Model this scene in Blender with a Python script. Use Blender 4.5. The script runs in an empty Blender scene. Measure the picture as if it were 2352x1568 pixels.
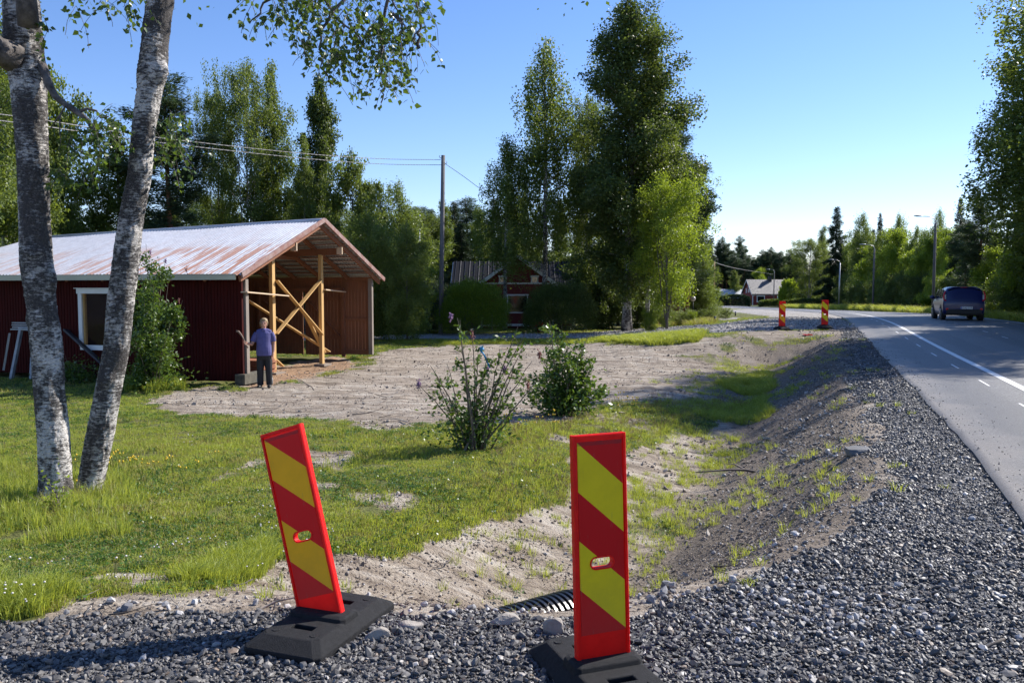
import bpy, bmesh, math, random
import numpy as np
from mathutils import Vector, Matrix, Euler
from math import sin, cos, tan, radians as R, pi

sc = bpy.context.scene
COL = sc.collection

# ---------------------------------------------------------------- camera, sky, sun, exposure
FOC = 1898.0; UC, VC = 1176.0, 784.0; PITCH = R(3.588); CH = 1.70
cam = bpy.data.cameras.new('camera'); camo = bpy.data.objects.new('camera', cam); COL.objects.link(camo)
camo.location = (0, 0, CH); camo.rotation_euler = (pi/2 - PITCH, 0, 0)
cam.sensor_width = 36; cam.lens = FOC/2352*36; cam.clip_end = 3000; cam.clip_start = .05
sc.camera = camo
SUN_EL, SUN_AZ = 38, 59
SD = Vector((sin(R(SUN_AZ))*cos(R(SUN_EL)), cos(R(SUN_AZ))*cos(R(SUN_EL)), sin(R(SUN_EL))))
w = bpy.data.worlds.new('World'); sc.world = w; w.use_nodes = True
wn, wl = w.node_tree.nodes, w.node_tree.links
sky = wn.new('ShaderNodeTexSky'); sky.sky_type = 'NISHITA'; sky.sun_disc = False
sky.sun_elevation = R(SUN_EL); sky.sun_rotation = R(SUN_AZ)
sky.altitude = 100; sky.air_density = 1.0; sky.dust_density = 0.05; sky.ozone_density = 2.2
hs_ = wn.new('ShaderNodeHueSaturation'); hs_.inputs['Saturation'].default_value = 1.16; wl.new(sky.outputs[0], hs_.inputs['Color'])
tn_ = wn.new('ShaderNodeMix'); tn_.data_type = 'RGBA'; tn_.blend_type = 'MULTIPLY'; tn_.inputs[0].default_value = 1; tn_.inputs[7].default_value = (.98, .94, 1.12, 1); wl.new(hs_.outputs[0], tn_.inputs[6])
wl.new(tn_.outputs[2], wn['Background'].inputs[0]); wn['Background'].inputs[1].default_value = .10
sl = bpy.data.lights.new('sun', 'SUN'); sl.energy = 5.0; sl.angle = R(.53); sl.color = (1, .95, .88)
so = bpy.data.objects.new('sun', sl); COL.objects.link(so); so.rotation_euler = SD.to_track_quat('Z', 'Y').to_euler()
sc.view_settings.view_transform = 'Standard'; sc.view_settings.look = 'None'
sc.view_settings.exposure = 0.80; sc.view_settings.gamma = 1
cy = sc.cycles
cy.max_bounces = 6; cy.diffuse_bounces = 3; cy.glossy_bounces = 3; cy.transmission_bounces = 4; cy.transparent_max_bounces = 6
cy.use_denoising = True; cy.use_adaptive_sampling = True; cy.adaptive_threshold = .02
cy.caustics_reflective = False; cy.caustics_refractive = False

# ---------------------------------------------------------------- noise and pixel helpers
def _hash(ix, iy, seed):
    h = (ix.astype(np.int64)*374761393 + iy.astype(np.int64)*668265263 + seed*974634777) & 0xffffffff
    h = ((h ^ (h >> 13))*1274126177) & 0xffffffff
    return ((h ^ (h >> 16)) & 0xffff)/65535.0
def vnoise(x, y, seed=0):
    x = np.asarray(x, float); y = np.asarray(y, float)
    ix = np.floor(x); iy = np.floor(y); fx = x-ix; fy = y-iy
    fx = fx*fx*(3-2*fx); fy = fy*fy*(3-2*fy)
    a = _hash(ix, iy, seed); b = _hash(ix+1, iy, seed); c = _hash(ix, iy+1, seed); d = _hash(ix+1, iy+1, seed)
    return (a*(1-fx)+b*fx)*(1-fy)+(c*(1-fx)+d*fx)*fy
def fbm(x, y, o=4, seed=0):
    v = 0; a = .5; s = 0
    for i in range(o):
        v = v + a*vnoise(x*2**i, y*2**i, seed+i*17); s += a; a *= .5
    return v/s
def sstep(a, b, x):
    t = np.clip((x-a)/(b-a), 0, 1); return t*t*(3-2*t)
def mixf(a, b, t): return a*(1-t)+b*t
def raydir(u, v):
    a = (u-UC)/FOC; b = (v-VC)/FOC
    return Vector((a, cos(PITCH)-b*sin(PITCH), -sin(PITCH)-b*cos(PITCH)))
def P(u, v, Y):
    d = raydir(u, v); t = Y/d.y
    return Vector((d.x*t, Y, CH+d.z*t))

# ---------------------------------------------------------------- terrain function
_ys = np.arange(-80, 700, 1.0)
def _tab(ky, kv, win=7):
    v = np.interp(_ys, ky, kv); k = np.ones(win)/win
    return np.convolve(np.pad(v, win//2, mode='edge'), k, 'valid')
_xe = _tab([-80, 0, 5.85, 8.1, 14.1, 22.8, 36, 47, 60, 100, 145, 180, 205, 235, 265, 320, 700], [-33, 1.25, 3.78, 4.68, 6.95, 10.1, 14.9, 18.8, 23, 34, 40.5, 42.5, 41.5, 36, 28, 5, -240])
_zr = _tab([-80, 4, 14, 23, 36, 45, 60, 100, 145, 200, 260, 700], [.05, .05, .06, .1, .25, .2, .0, -.83, -1.55, -2.1, -2.4, -3])
_zy = _tab([-80, 3, 6, 8, 10, 12, 14, 20, 35, 42, 50, 60, 100, 200, 700], [-.05, -.05, -.2, -.3, -.4, -.47, -.55, -.66, -.62, -.55, -.65, -.8, -1.2, -2.2, -3], 3)
def xe(y): return np.interp(y, _ys, _xe)
def zr(y): return np.interp(y, _ys, _zr)
def zy(y): return np.interp(y, _ys, _zy)
def sroad(x, y):
    sl_ = np.interp(y, _ys, np.gradient(_xe)); return (xe(y)-x)/np.sqrt(1+sl_**2)
def yfront(x): return np.interp(x, [-60, .5, 1.4, 2.1, 3, 4, 6], [4.3, 4.3, 4.75, 5.5, 6.8, 8, 9])
def Hs(x, y):
    x = np.asarray(x, float); y = np.asarray(y, float)
    s = sroad(x, y); a = zr(y); b = zy(y)
    dit = a+np.interp(s, [0, .12, 1.2, 2.0, 2.8, 3.1], [-.03, -.06, -.16, -.60, -.96, -.98])
    dit = mixf(dit, b, sstep(2.95, 5.4, s))
    pad = (a-.04)+(b-a)*sstep(3, 13, s)
    zl = mixf(dit, pad, sstep(26.5, 30.5, y+.25*(s-3)))
    yf = yfront(x)+.25*(fbm(x*1.3, x*0+3, 3, 5)-.5)
    zl = mixf(np.minimum(-.0+0*x, a-.03), zl, sstep(yf-.05, yf+1.55, y))
    rt = np.interp(-s, [0, .1, 7.2, 7.4, 8.6, 10.4, 13, 40], [-.03, -.10, -.10, -.06, -.15, -.7, -.15, .15])+a
    z = np.where(s > 0, zl, rt)-.24*np.exp(-((x-.12)/.38)**2-((y-4.95)/.40)**2)
    return z
def H(x, y):
    x = np.asarray(x, float); y = np.asarray(y, float)
    z = Hs(x, y); s = sroad(x, y)
    r = sstep(0, .5, s)+sstep(7.6, 8.5, -s)
    d = np.hypot(x, y)
    z = z+r*((fbm(x*.45, y*.45, 3, 11)-.5)*.10*sstep(4, 8, y) + (fbm(x*2.1, y*2.1, 3, 12)-.5)*.07*np.clip(1.2-d/50, 0, 1)*sstep(4, 5.5, y))
    ridg = np.abs(fbm(x*1.1, y*4.2, 4, 31)-.5)*2
    z = z+r*(-.05*(1-ridg)**4)*sstep(11, 14, y)*(1-sstep(34, 38, y))
    return z
def Hf(x, y): return float(H(np.array([x]), np.array([y]))[0])
def G(u, v):
    d = raydir(u, v); z = 0.0
    for i in range(25):
        t = (CH-z)/max(-d.z, .004); t = min(t, 600)
        z2 = float(Hs(np.array([d.x*t]), np.array([d.y*t]))[0]); z = z*.5+z2*.5
    return (d.x*t, d.y*t)
def GX(u, Y):
    d = raydir(u, 700); x = d.x*Y/d.y
    return Vector((x, Y, Hf(x, Y)))
def sdpoly(x, y, poly):
    n = len(poly); d = np.full(x.shape, 1e9); ins = np.zeros(x.shape, bool)
    for i in range(n):
        x0, y0 = poly[i]; x1, y1 = poly[(i+1) % n]
        ex, ey = x1-x0, y1-y0; wx, wy = x-x0, y-y0
        t = np.clip((wx*ex+wy*ey)/(ex*ex+ey*ey+1e-12), 0, 1)
        d = np.minimum(d, np.hypot(wx-ex*t, wy-ey*t))
        c = ((y0 <= y) & (y1 > y)) | ((y1 <= y) & (y0 > y))
        xi = x0+(y-y0)/((y1-y0) if y1 != y0 else 1e-9)*(x1-x0)
        ins ^= c & (x < xi)
    return np.where(ins, -d, d)
def GP(l): return [G(u, v) for u, v in l]
SAND = GP([(330, 925), (400, 900), (450, 885), (555, 893), (600, 885), (700, 868), (800, 850), (850, 832), (905, 802), (1100, 789), (1300, 784), (1500, 792), (1620, 782), (1700, 785), (1790, 800), (1800, 860), (1740, 905), (1600, 925), (1400, 935), (1330, 965), (1150, 975), (880, 969), (700, 958), (560, 956), (430, 945)])
LAWN = GP([(-900, 1700), (0, 1435), (100, 1400), (150, 1370), (450, 1358), (560, 1330), (620, 1290), (740, 1268), (900, 1262), (1050, 1205), (1180, 1175), (1290, 1160), (1310, 1060), (1440, 1035), (1560, 1010), (1640, 965), (1715, 935), (1640, 915), (1400, 925), (1300, 960), (1150, 972), (880, 966), (700, 953), (560, 951), (430, 940), (330, 922), (0, 900), (-900, 900)])
PATCH = [GP(p) for p in ([(1440, 1110), (1570, 1090), (1700, 1000), (1780, 940), (1700, 1070), (1600, 1240), (1440, 1250)],
    [(1650, 855), (1760, 850), (1780, 880), (1690, 890)], [(1640, 915), (1760, 905), (1760, 950), (1660, 950)])]
SAW = GP([(560, 905), (600, 888), (700, 868), (800, 850), (850, 832), (780, 818), (700, 825), (600, 850), (540, 870)])
DRIVE2 = GP([(1960, 742), (1880, 757), (1740, 757), (1640, 764), (1500, 770), (1300, 776), (900, 781), (600, 781), (600, 770), (1000, 767), (1300, 766), (1480, 754), (1640, 745), (1780, 730), (1700, 718), (1660, 712), (1800, 712), (1900, 722)])
DIRT2 = GP([(1560, 795), (1630, 778), (1660, 766), (1740, 759), (1890, 758), (1965, 745), (2010, 770), (1950, 815), (1850, 850), (1810, 900), (1740, 925), (1500, 935), (1600, 900)])
PATH2 = GP([(1480, 742), (1580, 735), (1700, 728), (1700, 733), (1600, 740), (1500, 748)])
def masks(x, y):
    s = sroad(x, y); n1 = fbm(x*1.1, y*1.1, 4, 3)-.5; n2 = fbm(x*4.5, y*4.5, 3, 7)-.5
    jig = n1*1.0+n2*.35
    k = np.clip(y/12, .45, 2.5)
    grass = np.ones_like(x)
    sand = sdpoly(x, y, SAND)+jig*k*.8
    lawn = sdpoly(x, y, LAWN)+jig*k*.55
    near = y < 28
    dz = sdpoly(x, y, DIRT2)+n1*1.2
    grass = np.where(near & (s < 7.5) & (s > 0), 0, grass)
    grass = np.where(near & (lawn < 0), 1, grass)
    grass = np.where((sand < 0), 0, grass)
    grass = np.where(near & (s > 7.5) & (lawn >= 0) & (y < 6), 0, grass)
    grass = np.where(dz < 0, .75*sstep(.60, .68, fbm(x*.55, y*.55, 4, 47)), grass)
    for p in PATCH:
        d = sdpoly(x, y, p)+jig*.8
        grass = np.where(d < 0, .55*sstep(.47, .60, fbm(x*1.7, y*1.7, 3, 43)), grass)
    ditch = (s > 1.2) & (s < 8) & (y > 5) & (y < 30)
    sp = np.clip((fbm(x*.9, y*.9, 4, 41)-.54)*6, 0, 1)*np.exp(-((s-3.4)/1.0)**2)*.6*sstep(5.5, 9, y)
    grass = np.where(ditch, np.maximum(grass, sp), grass)
    # worn spots in the lawn
    worn = sstep(.60, .72, fbm(x*.9+3, y*.9, 4, 57))*(y < 15)*(x > -3.2)
    grass = grass*(1-.75*worn)
    yf = yfront(x)+.5*(n1)+.2*n2
    gr = ((y < yf) & (s > -.2)) | ((s > -.3) & (s < .95+n1*.9+.35*n2-.25*sstep(16, 24, y)) & (y < 33))
    dr = sdpoly(x, y, DRIVE2)+n1*.8
    pt = sdpoly(x, y, PATH2)
    pale = (dr < 0) | (pt < 0) | ((y > 33) & (s > 0) & (s < 2.2+n1))
    rs = (s < -7.1) & (s > -8.3+n1)
    gravel = np.where(gr | rs, 1., 0.)
    grass = np.where(gr | pale | rs, 0, grass)
    dirt = .45*(dz < 0)+np.clip(1.3*np.exp(-((s-2.0)/1.25)**2)*(y > 5)*(y < 29)*.9 + n1*.8*((y > 4)&(y < 30)), 0, 1)*(1-gravel)
    saw = np.clip(-(sdpoly(x, y, SAW)+jig*1.2)/.6, 0, 1)
    grass = grass*(1-sstep(0, .3, saw))
    dark = np.clip(((s < -11) & (s > -80)).astype(float)*.8, 0, 1)
    return grass, gravel, dirt, saw, pale.astype(float), dark

# ---------------------------------------------------------------- mesh helpers
def tag(o, label=None, cat=None, group=None, kind=None):
    if label: o['label'] = label
    if cat: o['category'] = cat
    if group: o['group'] = group
    if kind: o['kind'] = kind
    return o
def empty(name, loc=(0, 0, 0), rz=0, label=None, cat=None, group=None):
    o = bpy.data.objects.new(name, None); COL.objects.link(o); o.location = loc; o.rotation_euler = (0, 0, rz)
    o.empty_display_size = .2
    return tag(o, label, cat, group)
def link(name, me, parent=None, loc=None, rot=None, mat=None):
    o = bpy.data.objects.new(name, me); COL.objects.link(o)
    if mat is not None:
        me.materials.clear()
        for m in (mat if isinstance(mat, (list, tuple)) else [mat]): me.materials.append(m)
    if parent: o.parent = parent
    if loc is not None: o.location = loc
    if rot is not None: o.rotation_euler = rot
    return o
def npmesh(name, V, F, smooth=False, attrs=None, fmat=None):
    """V (n,3), F (m,k) array of constant k"""
    me = bpy.data.meshes.new(name); V = np.ascontiguousarray(V, dtype=np.float32); F = np.asarray(F, dtype=np.int32)
    m, k = F.shape
    me.vertices.add(len(V)); me.vertices.foreach_set('co', V.ravel())
    me.loops.add(m*k); me.loops.foreach_set('vertex_index', F.ravel())
    me.polygons.add(m); me.polygons.foreach_set('loop_start', np.arange(0, m*k, k, dtype=np.int32))
    me.polygons.foreach_set('loop_total', np.full(m, k, dtype=np.int32))
    me.polygons.foreach_set('use_smooth', np.full(m, smooth, dtype=bool))
    if fmat is not None: me.polygons.foreach_set('material_index', np.asarray(fmat, dtype=np.int32))
    me.update(calc_edges=True)
    for n_, (dom, typ, arr) in (attrs or {}).items():
        a = me.attributes.new(n_, typ, dom)
        arr = np.ascontiguousarray(arr, dtype=np.float32)
        a.data.foreach_set('vector' if typ == 'FLOAT_VECTOR' else ('color' if 'COLOR' in typ else 'value'), arr.ravel())
    return me
class MB:
    def __init__(s): s.v = []; s.f = []; s.m = []; s.sm = []
    def add(s, V, F, mi=0, smooth=False):
        b = len(s.v); s.v += [tuple(v) for v in V]; s.f += [tuple(b+i for i in f) for f in F]
        s.m += [mi]*len(F); s.sm += [smooth]*len(F); return s
    def box(s, c, d, rot=None, mi=0):
        M = rot.to_matrix() if isinstance(rot, Euler) else (rot or Matrix.Identity(3)); c = Vector(c)
        V = [c+M @ Vector((x*d[0]/2, y*d[1]/2, z*d[2]/2)) for x in (-1, 1) for y in (-1, 1) for z in (-1, 1)]
        return s.add(V, [(0, 1, 3, 2), (4, 6, 7, 5), (0, 4, 5, 1), (2, 3, 7, 6), (0, 2, 6, 4), (1, 5, 7, 3)], mi)
    def b2(s, lo, hi, mi=0):
        lo, hi = Vector(lo), Vector(hi); return s.box((lo+hi)/2, hi-lo, None, mi)
    def beam(s, p0, p1, w_, h_, up=(0, 0, 1), mi=0):
        p0, p1 = Vector(p0), Vector(p1); d = (p1-p0); L = d.length; d.normalize()
        x = d.cross(Vector(up))
        if x.length < 1e-4: x = Vector((1, 0, 0))
        x.normalize(); z = x.cross(d)
        M = Matrix((x, d, z)).transposed()
        return s.box((p0+p1)/2, (w_, L, h_), M, mi)
    def tube(s, pts, rad, n=8, cap=True, mi=0, smooth=True):
        pts = [Vector(p) for p in pts]; k = len(pts)
        if not hasattr(rad, '__len__'): rad = [rad]*k
        V = []; x = None
        for i, p in enumerate(pts):
            d = (pts[min(i+1, k-1)]-pts[max(i-1, 0)]).normalized()
            if x is None:
                x = d.orthogonal().normalized()
            else:
                x = (x-d*x.dot(d)); x = x.normalized() if x.length > 1e-6 else d.orthogonal().normalized()
            y = d.cross(x)
            V += [p+(x*cos(2*pi*j/n)+y*sin(2*pi*j/n))*rad[i] for j in range(n)]
        F = [(i*n+j, i*n+(j+1) % n, (i+1)*n+(j+1) % n, (i+1)*n+j) for i in range(k-1) for j in range(n)]
        s.add(V, F, mi, smooth)
        if cap:
            b = len(s.v)-k*n; s.f += [tuple(b+j for j in reversed(range(n))), tuple(b+(k-1)*n+j for j in range(n))]; s.m += [mi]*2; s.sm += [False]*2
        return s
    def loft(s, rings, mi=0, smooth=True, cap=True, closed=True):
        n = len(rings[0]); V = [p for r in rings for p in r]; k = len(rings)
        F = [(i*n+j, i*n+(j+1) % n, (i+1)*n+(j+1) % n, (i+1)*n+j) for i in range(k-1) for j in range(n if closed else n-1)]
        s.add(V, F, mi, smooth)
        if cap:
            b = len(s.v)-k*n; s.f += [tuple(b+j for j in reversed(range(n))), tuple(b+(k-1)*n+j for j in range(n))]; s.m += [mi]*2; s.sm += [False]*2
        return s
    def sphere(s, c, r, nu=12, nv=8, mi=0, smooth=True):
        c = Vector(c); r = Vector(r) if hasattr(r, '__len__') else Vector((r, r, r))
        rings = [[c+Vector((r.x*sin(pi*(i+.02)/(nv+.04-0)) * cos(2*pi*j/nu), r.y*sin(pi*(i+.02)/(nv+.04))*sin(2*pi*j/nu), r.z*cos(pi*(i+.02)/(nv+.04)))) for j in range(nu)] for i in range(nv+1)]
        return s.loft(rings, mi, smooth)
    def prism(s, poly, h, M=None, mi=0):
        """poly list of (x,y); extruded 0..h along z, then transformed by 4x4 M"""
        n = len(poly); V = [Vector((x, y, 0)) for x, y in poly]+[Vector((x, y, h)) for x, y in poly]
        if M is not None: V = [M @ v for v in V]
        F = [tuple(reversed(range(n))), tuple(range(n, 2*n))]+[(i, (i+1) % n, n+(i+1) % n, n+i) for i in range(n)]
        return s.add(V, F, mi)
    def mesh(s, name):
        me = bpy.data.meshes.new(name); me.from_pydata([tuple(v) for v in s.v], [], s.f)
        me.polygons.foreach_set('material_index', s.m); me.polygons.foreach_set('use_smooth', s.sm); me.update(); return me
    def build(s, name, mat, parent=None, loc=None, rot=None, bevel=0, **kw):
        o = link(name, s.mesh(name), parent, loc, rot, mat)
        if bevel:
            b = o.modifiers.new('bevel', 'BEVEL'); b.width = bevel; b.segments = 2; b.limit_method = 'ANGLE'; b.angle_limit = R(40)
        if kw: tag(o, **kw)
        return o
def copy_tree(o, parent=None):
    c = o.copy(); COL.objects.link(c)
    if parent: c.parent = parent; c.matrix_parent_inverse = o.matrix_parent_inverse
    for ch in list(o.children): copy_tree(ch, c)
    return c
def local(o_loc, rz, p):
    v = Vector(p)-Vector(o_loc); v.rotate(Euler((0, 0, -rz))); return v

# ---------------------------------------------------------------- materials
def M_(name):
    m = bpy.data.materials.new(name); m.use_nodes = True
    nt = m.node_tree; return m, nt.nodes, nt.links, nt.nodes['Principled BSDF']
def nd(n, t, **kw):
    x = n.new(t)
    for k, v in kw.items():
        if k.startswith('i_'):
            key = k[2:]; key = int(key) if key.isdigit() else key.replace('_', ' ')
            x.inputs[key].default_value = v
        else: setattr(x, k, v)
    return x
def ramp(n, l, fac, stops, interp='LINEAR'):
    r = n.new('ShaderNodeValToRGB'); r.color_ramp.interpolation = interp
    e = r.color_ramp.elements
    while len(e) < len(stops): e.new(.5)
    for i, (p, c) in enumerate(stops):
        e[i].position = p; e[i].color = (*c, 1) if len(c) == 3 else c
    if fac is not None: l.new(fac, r.inputs[0])
    return r.outputs[0]
def mixc(n, l, fac, a, b, mode='MIX'):
    m = n.new('ShaderNodeMix'); m.data_type = 'RGBA'; m.blend_type = mode
    for i, v in ((0, fac), (6, a), (7, b)):
        if isinstance(v, (int, float)): m.inputs[i].default_value = v
        elif isinstance(v, tuple): m.inputs[i].default_value = (*v, 1) if len(v) == 3 else v
        else: l.new(v, m.inputs[i])
    return m.outputs[2]
def mathn(n, l, op, a, b=None, c=None):
    m = n.new('ShaderNodeMath'); m.operation = op
    for i, v in enumerate((a, b, c)):
        if v is None: continue
        if isinstance(v, (int, float)): m.inputs[i].default_value = v
        else: l.new(v, m.inputs[i])
    return m.outputs[0]
def noise(n, l, vec, scale, detail=4, rough=.55, stretch=None):
    if stretch:
        mp = n.new('ShaderNodeMapping'); mp.inputs['Scale'].default_value = stretch; l.new(vec, mp.inputs[0]); vec = mp.outputs[0]
    x = n.new('ShaderNodeTexNoise'); x.inputs['Scale'].default_value = scale; x.inputs['Detail'].default_value = detail; x.inputs['Roughness'].default_value = rough
    l.new(vec, x.inputs['Vector']); return x.outputs['Fac']
def bump(n, l, b, hgt, strength=.5, dist=.01, prev=None):
    x = n.new('ShaderNodeBump'); x.inputs['Strength'].default_value = strength; x.inputs['Distance'].default_value = dist
    l.new(hgt, x.inputs['Height'])
    if prev is not None: l.new(prev, x.inputs['Normal'])
    if b is not None: l.new(x.outputs[0], b.inputs['Normal'])
    return x.outputs[0]
def simple(name, c, rough=.6, metal=0, var=.15, scale=8, bmp=0, bdist=.004, spec=.5, stretch=None, c2=None, coat=0):
    m, n, l, b = M_(name); tc = n.new('ShaderNodeTexCoord')
    f = noise(n, l, tc.outputs['Object'], scale, 5, .6, stretch)
    c2 = c2 or tuple(min(1, x*(1-2*var)) for x in c)
    col = ramp(n, l, f, [(.3, c2), (.7, c)])
    l.new(col, b.inputs['Base Color']); b.inputs['Roughness'].default_value = rough; b.inputs['Metallic'].default_value = metal
    b.inputs['Specular IOR Level'].default_value = spec; b.inputs['Coat Weight'].default_value = coat
    if bmp:
        f2 = noise(n, l, tc.outputs['Object'], scale*6, 4, .6, stretch); bump(n, l, b, f2, bmp, bdist)
    return m
def leafmat(name, dark, light, trans=.4, rough=.42, spec=.5, tcol=None):
    m, n, l, b = M_(name)
    a = n.new('ShaderNodeAttribute'); a.attribute_name = 'var'
    col = ramp(n, l, a.outputs['Fac'], [(0, dark), (1, light)])
    l.new(col, b.inputs['Base Color']); b.inputs['Roughness'].default_value = rough; b.inputs['Specular IOR Level'].default_value = spec
    t = n.new('ShaderNodeBsdfTranslucent')
    tc = mixc(n, l, .5, col, tcol or (light[0]*1.6, light[1]*1.5, light[2]*.5)); l.new(tc, t.inputs[0])
    mx = n.new('ShaderNodeMixShader'); mx.inputs[0].default_value = trans
    l.new(b.outputs[0], mx.inputs[1]); l.new(t.outputs[0], mx.inputs[2]); l.new(mx.outputs[0], n['Material Output'].inputs[0])
    return m
def woodmat(name, c, c2, rough=.7, grain=(1, 1, .08), scale=18, knots=True):
    m, n, l, b = M_(name); tc = n.new('ShaderNodeTexCoord')
    f = noise(n, l, tc.outputs['Object'], scale, 6, .65, grain)
    f2 = noise(n, l, tc.outputs['Object'], 2.2, 3, .5)
    col = mixc(n, l, f, c2, c); col = mixc(n, l, mathn(n, l, 'MULTIPLY', f2, .5), col, tuple(x*.55 for x in c2))
    l.new(col, b.inputs['Base Color']); b.inputs['Roughness'].default_value = rough
    bump(n, l, b, f, .4, .003); return m
MAT = {}
# ================================================================ GROUND
def ground_material():
    m, n, l, b = M_('ground_mix'); tc = n.new('ShaderNodeTexCoord'); ob = tc.outputs['Object']
    a1 = n.new('ShaderNodeAttribute'); a1.attribute_name = 'm1'; a2 = n.new('ShaderNodeAttribute'); a2.attribute_name = 'm2'
    s1 = n.new('ShaderNodeSeparateColor'); l.new(a1.outputs['Color'], s1.inputs[0])
    s2 = n.new('ShaderNodeSeparateColor'); l.new(a2.outputs['Color'], s2.inputs[0])
    nb = noise(n, l, ob, .35, 4, .6); nm = noise(n, l, ob, 3.0, 6, .65); nf = noise(n, l, ob, 22, 6, .7); nt = noise(n, l, ob, 2.2, 8, .72, (.45, 2.2, 1))
    nv = noise(n, l, ob, 90, 3, .7)
    sand = ramp(n, l, nf, [(.25, (.16, .12, .09)), (.5, (.34, .285, .225)), (.75, (.50, .44, .365))])
    track = ramp(n, l, nt, [(.38, (.12, .09, .065)), (.48, (.27, .22, .17)), (.60, (.45, .40, .335))])
    sand = mixc(n, l, .8, sand, track)
    dirt = ramp(n, l, nf, [(.3, (.065, .052, .040)), (.55, (.19, .155, .122)), (.75, (.33, .28, .235))])
    sawd = ramp(n, l, nf, [(.3, (.16, .10, .065)), (.55, (.36, .23, .14)), (.8, (.52, .38, .26))])
    vor = n.new('ShaderNodeTexVoronoi'); vor.inputs['Scale'].default_value = 38; vor.inputs['Randomness'].default_value = 1; l.new(ob, vor.inputs['Vector'])
    vs = n.new('ShaderNodeSeparateColor'); l.new(vor.outputs['Color'], vs.inputs[0])
    grav = ramp(n, l, vs.outputs[0], [(0, (.05, .052, .058)), (.6, (.13, .132, .14)), (.9, (.24, .235, .23)), (1, (.36, .35, .34))])
    pale = ramp(n, l, vs.outputs[1], [(0, (.20, .185, .17)), (.6, (.34, .315, .29)), (1, (.52, .49, .46))])
    grass = ramp(n, l, nf, [(.3, (.05, .055, .018)), (.55, (.13, .14, .035)), (.8, (.24, .22, .08))])
    grass = mixc(n, l, ramp(n, l, nm, [(.55, (0, 0, 0)), (.72, (.6, .6, .6))]), grass, (.24, .20, .11))
    fw = ramp(n, l, nf, [(.3, (.02, .028, .010)), (.7, (.05, .065, .02))])
    def wob(x, k=.35):
        return ramp(n, l, mathn(n, l, 'ADD', x, mathn(n, l, 'MULTIPLY', mathn(n, l, 'SUBTRACT', nf, .5), k)), [(.35, (0, 0, 0)), (.65, (1, 1, 1))])
    c = mixc(n, l, wob(s1.outputs[2], .9), sand, dirt)
    c = mixc(n, l, wob(a1.outputs['Alpha'], 1.2), c, sawd)
    c = mixc(n, l, wob(s1.outputs[0], .8), c, grass)
    c = mixc(n, l, wob(s1.outputs[1], .5), c, grav)
    c = mixc(n, l, wob(s2.outputs[0], .4), c, pale)
    c = mixc(n, l, s2.outputs[1], c, fw)
    c = mixc(n, l, mathn(n, l, 'MULTIPLY', ramp(n, l, nb, [(.4, (0, 0, 0)), (.7, (1, 1, 1))]), .16), c, (.10, .085, .06))
    l.new(c, b.inputs['Base Color']); b.inputs['Roughness'].default_value = .92; b.inputs['Specular IOR Level'].default_value = .2
    h1 = mathn(n, l, 'ADD', nm, mathn(n, l, 'MULTIPLY', nf, .5)); h2 = mathn(n, l, 'ADD', nv, mathn(n, l, 'MULTIPLY', vor.outputs['Distance'], -1.2))
    p = bump(n, l, None, h1, .8, .07); bump(n, l, b, h2, .7, .012, p)
    return m
MAT['ground'] = ground_material()
def build_ground():
    cx, cy_ = 0.0, -1.5
    ang = np.concatenate([np.arange(-180, -52, 3.0), np.arange(-52, 52, .18), np.arange(52, 180, 3.0)])
    rad = [0.5]
    while rad[-1] < 950: rad.append(rad[-1]*(1.0125 if rad[-1] > 4 else 1.05)+.0)
    rad = np.array(rad); A, Rr = np.meshgrid(np.radians(ang), rad)
    X = cx+Rr*np.sin(A); Y = cy_+Rr*np.cos(A)
    x = np.concatenate([[cx], X.ravel()]); y = np.concatenate([[cy_], Y.ravel()])
    z = H(x, y); V = np.stack([x, y, z], 1)
    nr, na = X.shape
    i, j = np.meshgrid(np.arange(nr-1), np.arange(na), indexing='ij'); j2 = (j+1) % na
    F = np.stack([1+i*na+j, 1+i*na+j2, 1+(i+1)*na+j2, 1+(i+1)*na+j], -1).reshape(-1, 4)[:, ::-1]
    g, gr, d, sw, pl, dk = masks(x, y)
    m1 = np.stack([g, gr, d, sw], 1); m2 = np.stack([pl, dk, 0*g, 1+0*g], 1)
    me = npmesh('ground', V, F, True, {'m1': ('POINT', 'FLOAT_COLOR', m1), 'm2': ('POINT', 'FLOAT_COLOR', m2)})
    # close the centre fan
    bm = bmesh.new(); bm.from_mesh(me); bm.verts.ensure_lookup_table()
    for k in range(na):
        try: bm.faces.new((bm.verts[0], bm.verts[1+(k+1) % na], bm.verts[1+k]))
        except ValueError: pass
    bm.normal_update(); bm.to_mesh(me); bm.free()
    tag(link('ground', me, mat=MAT['ground']), kind='structure')
build_ground()

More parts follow.
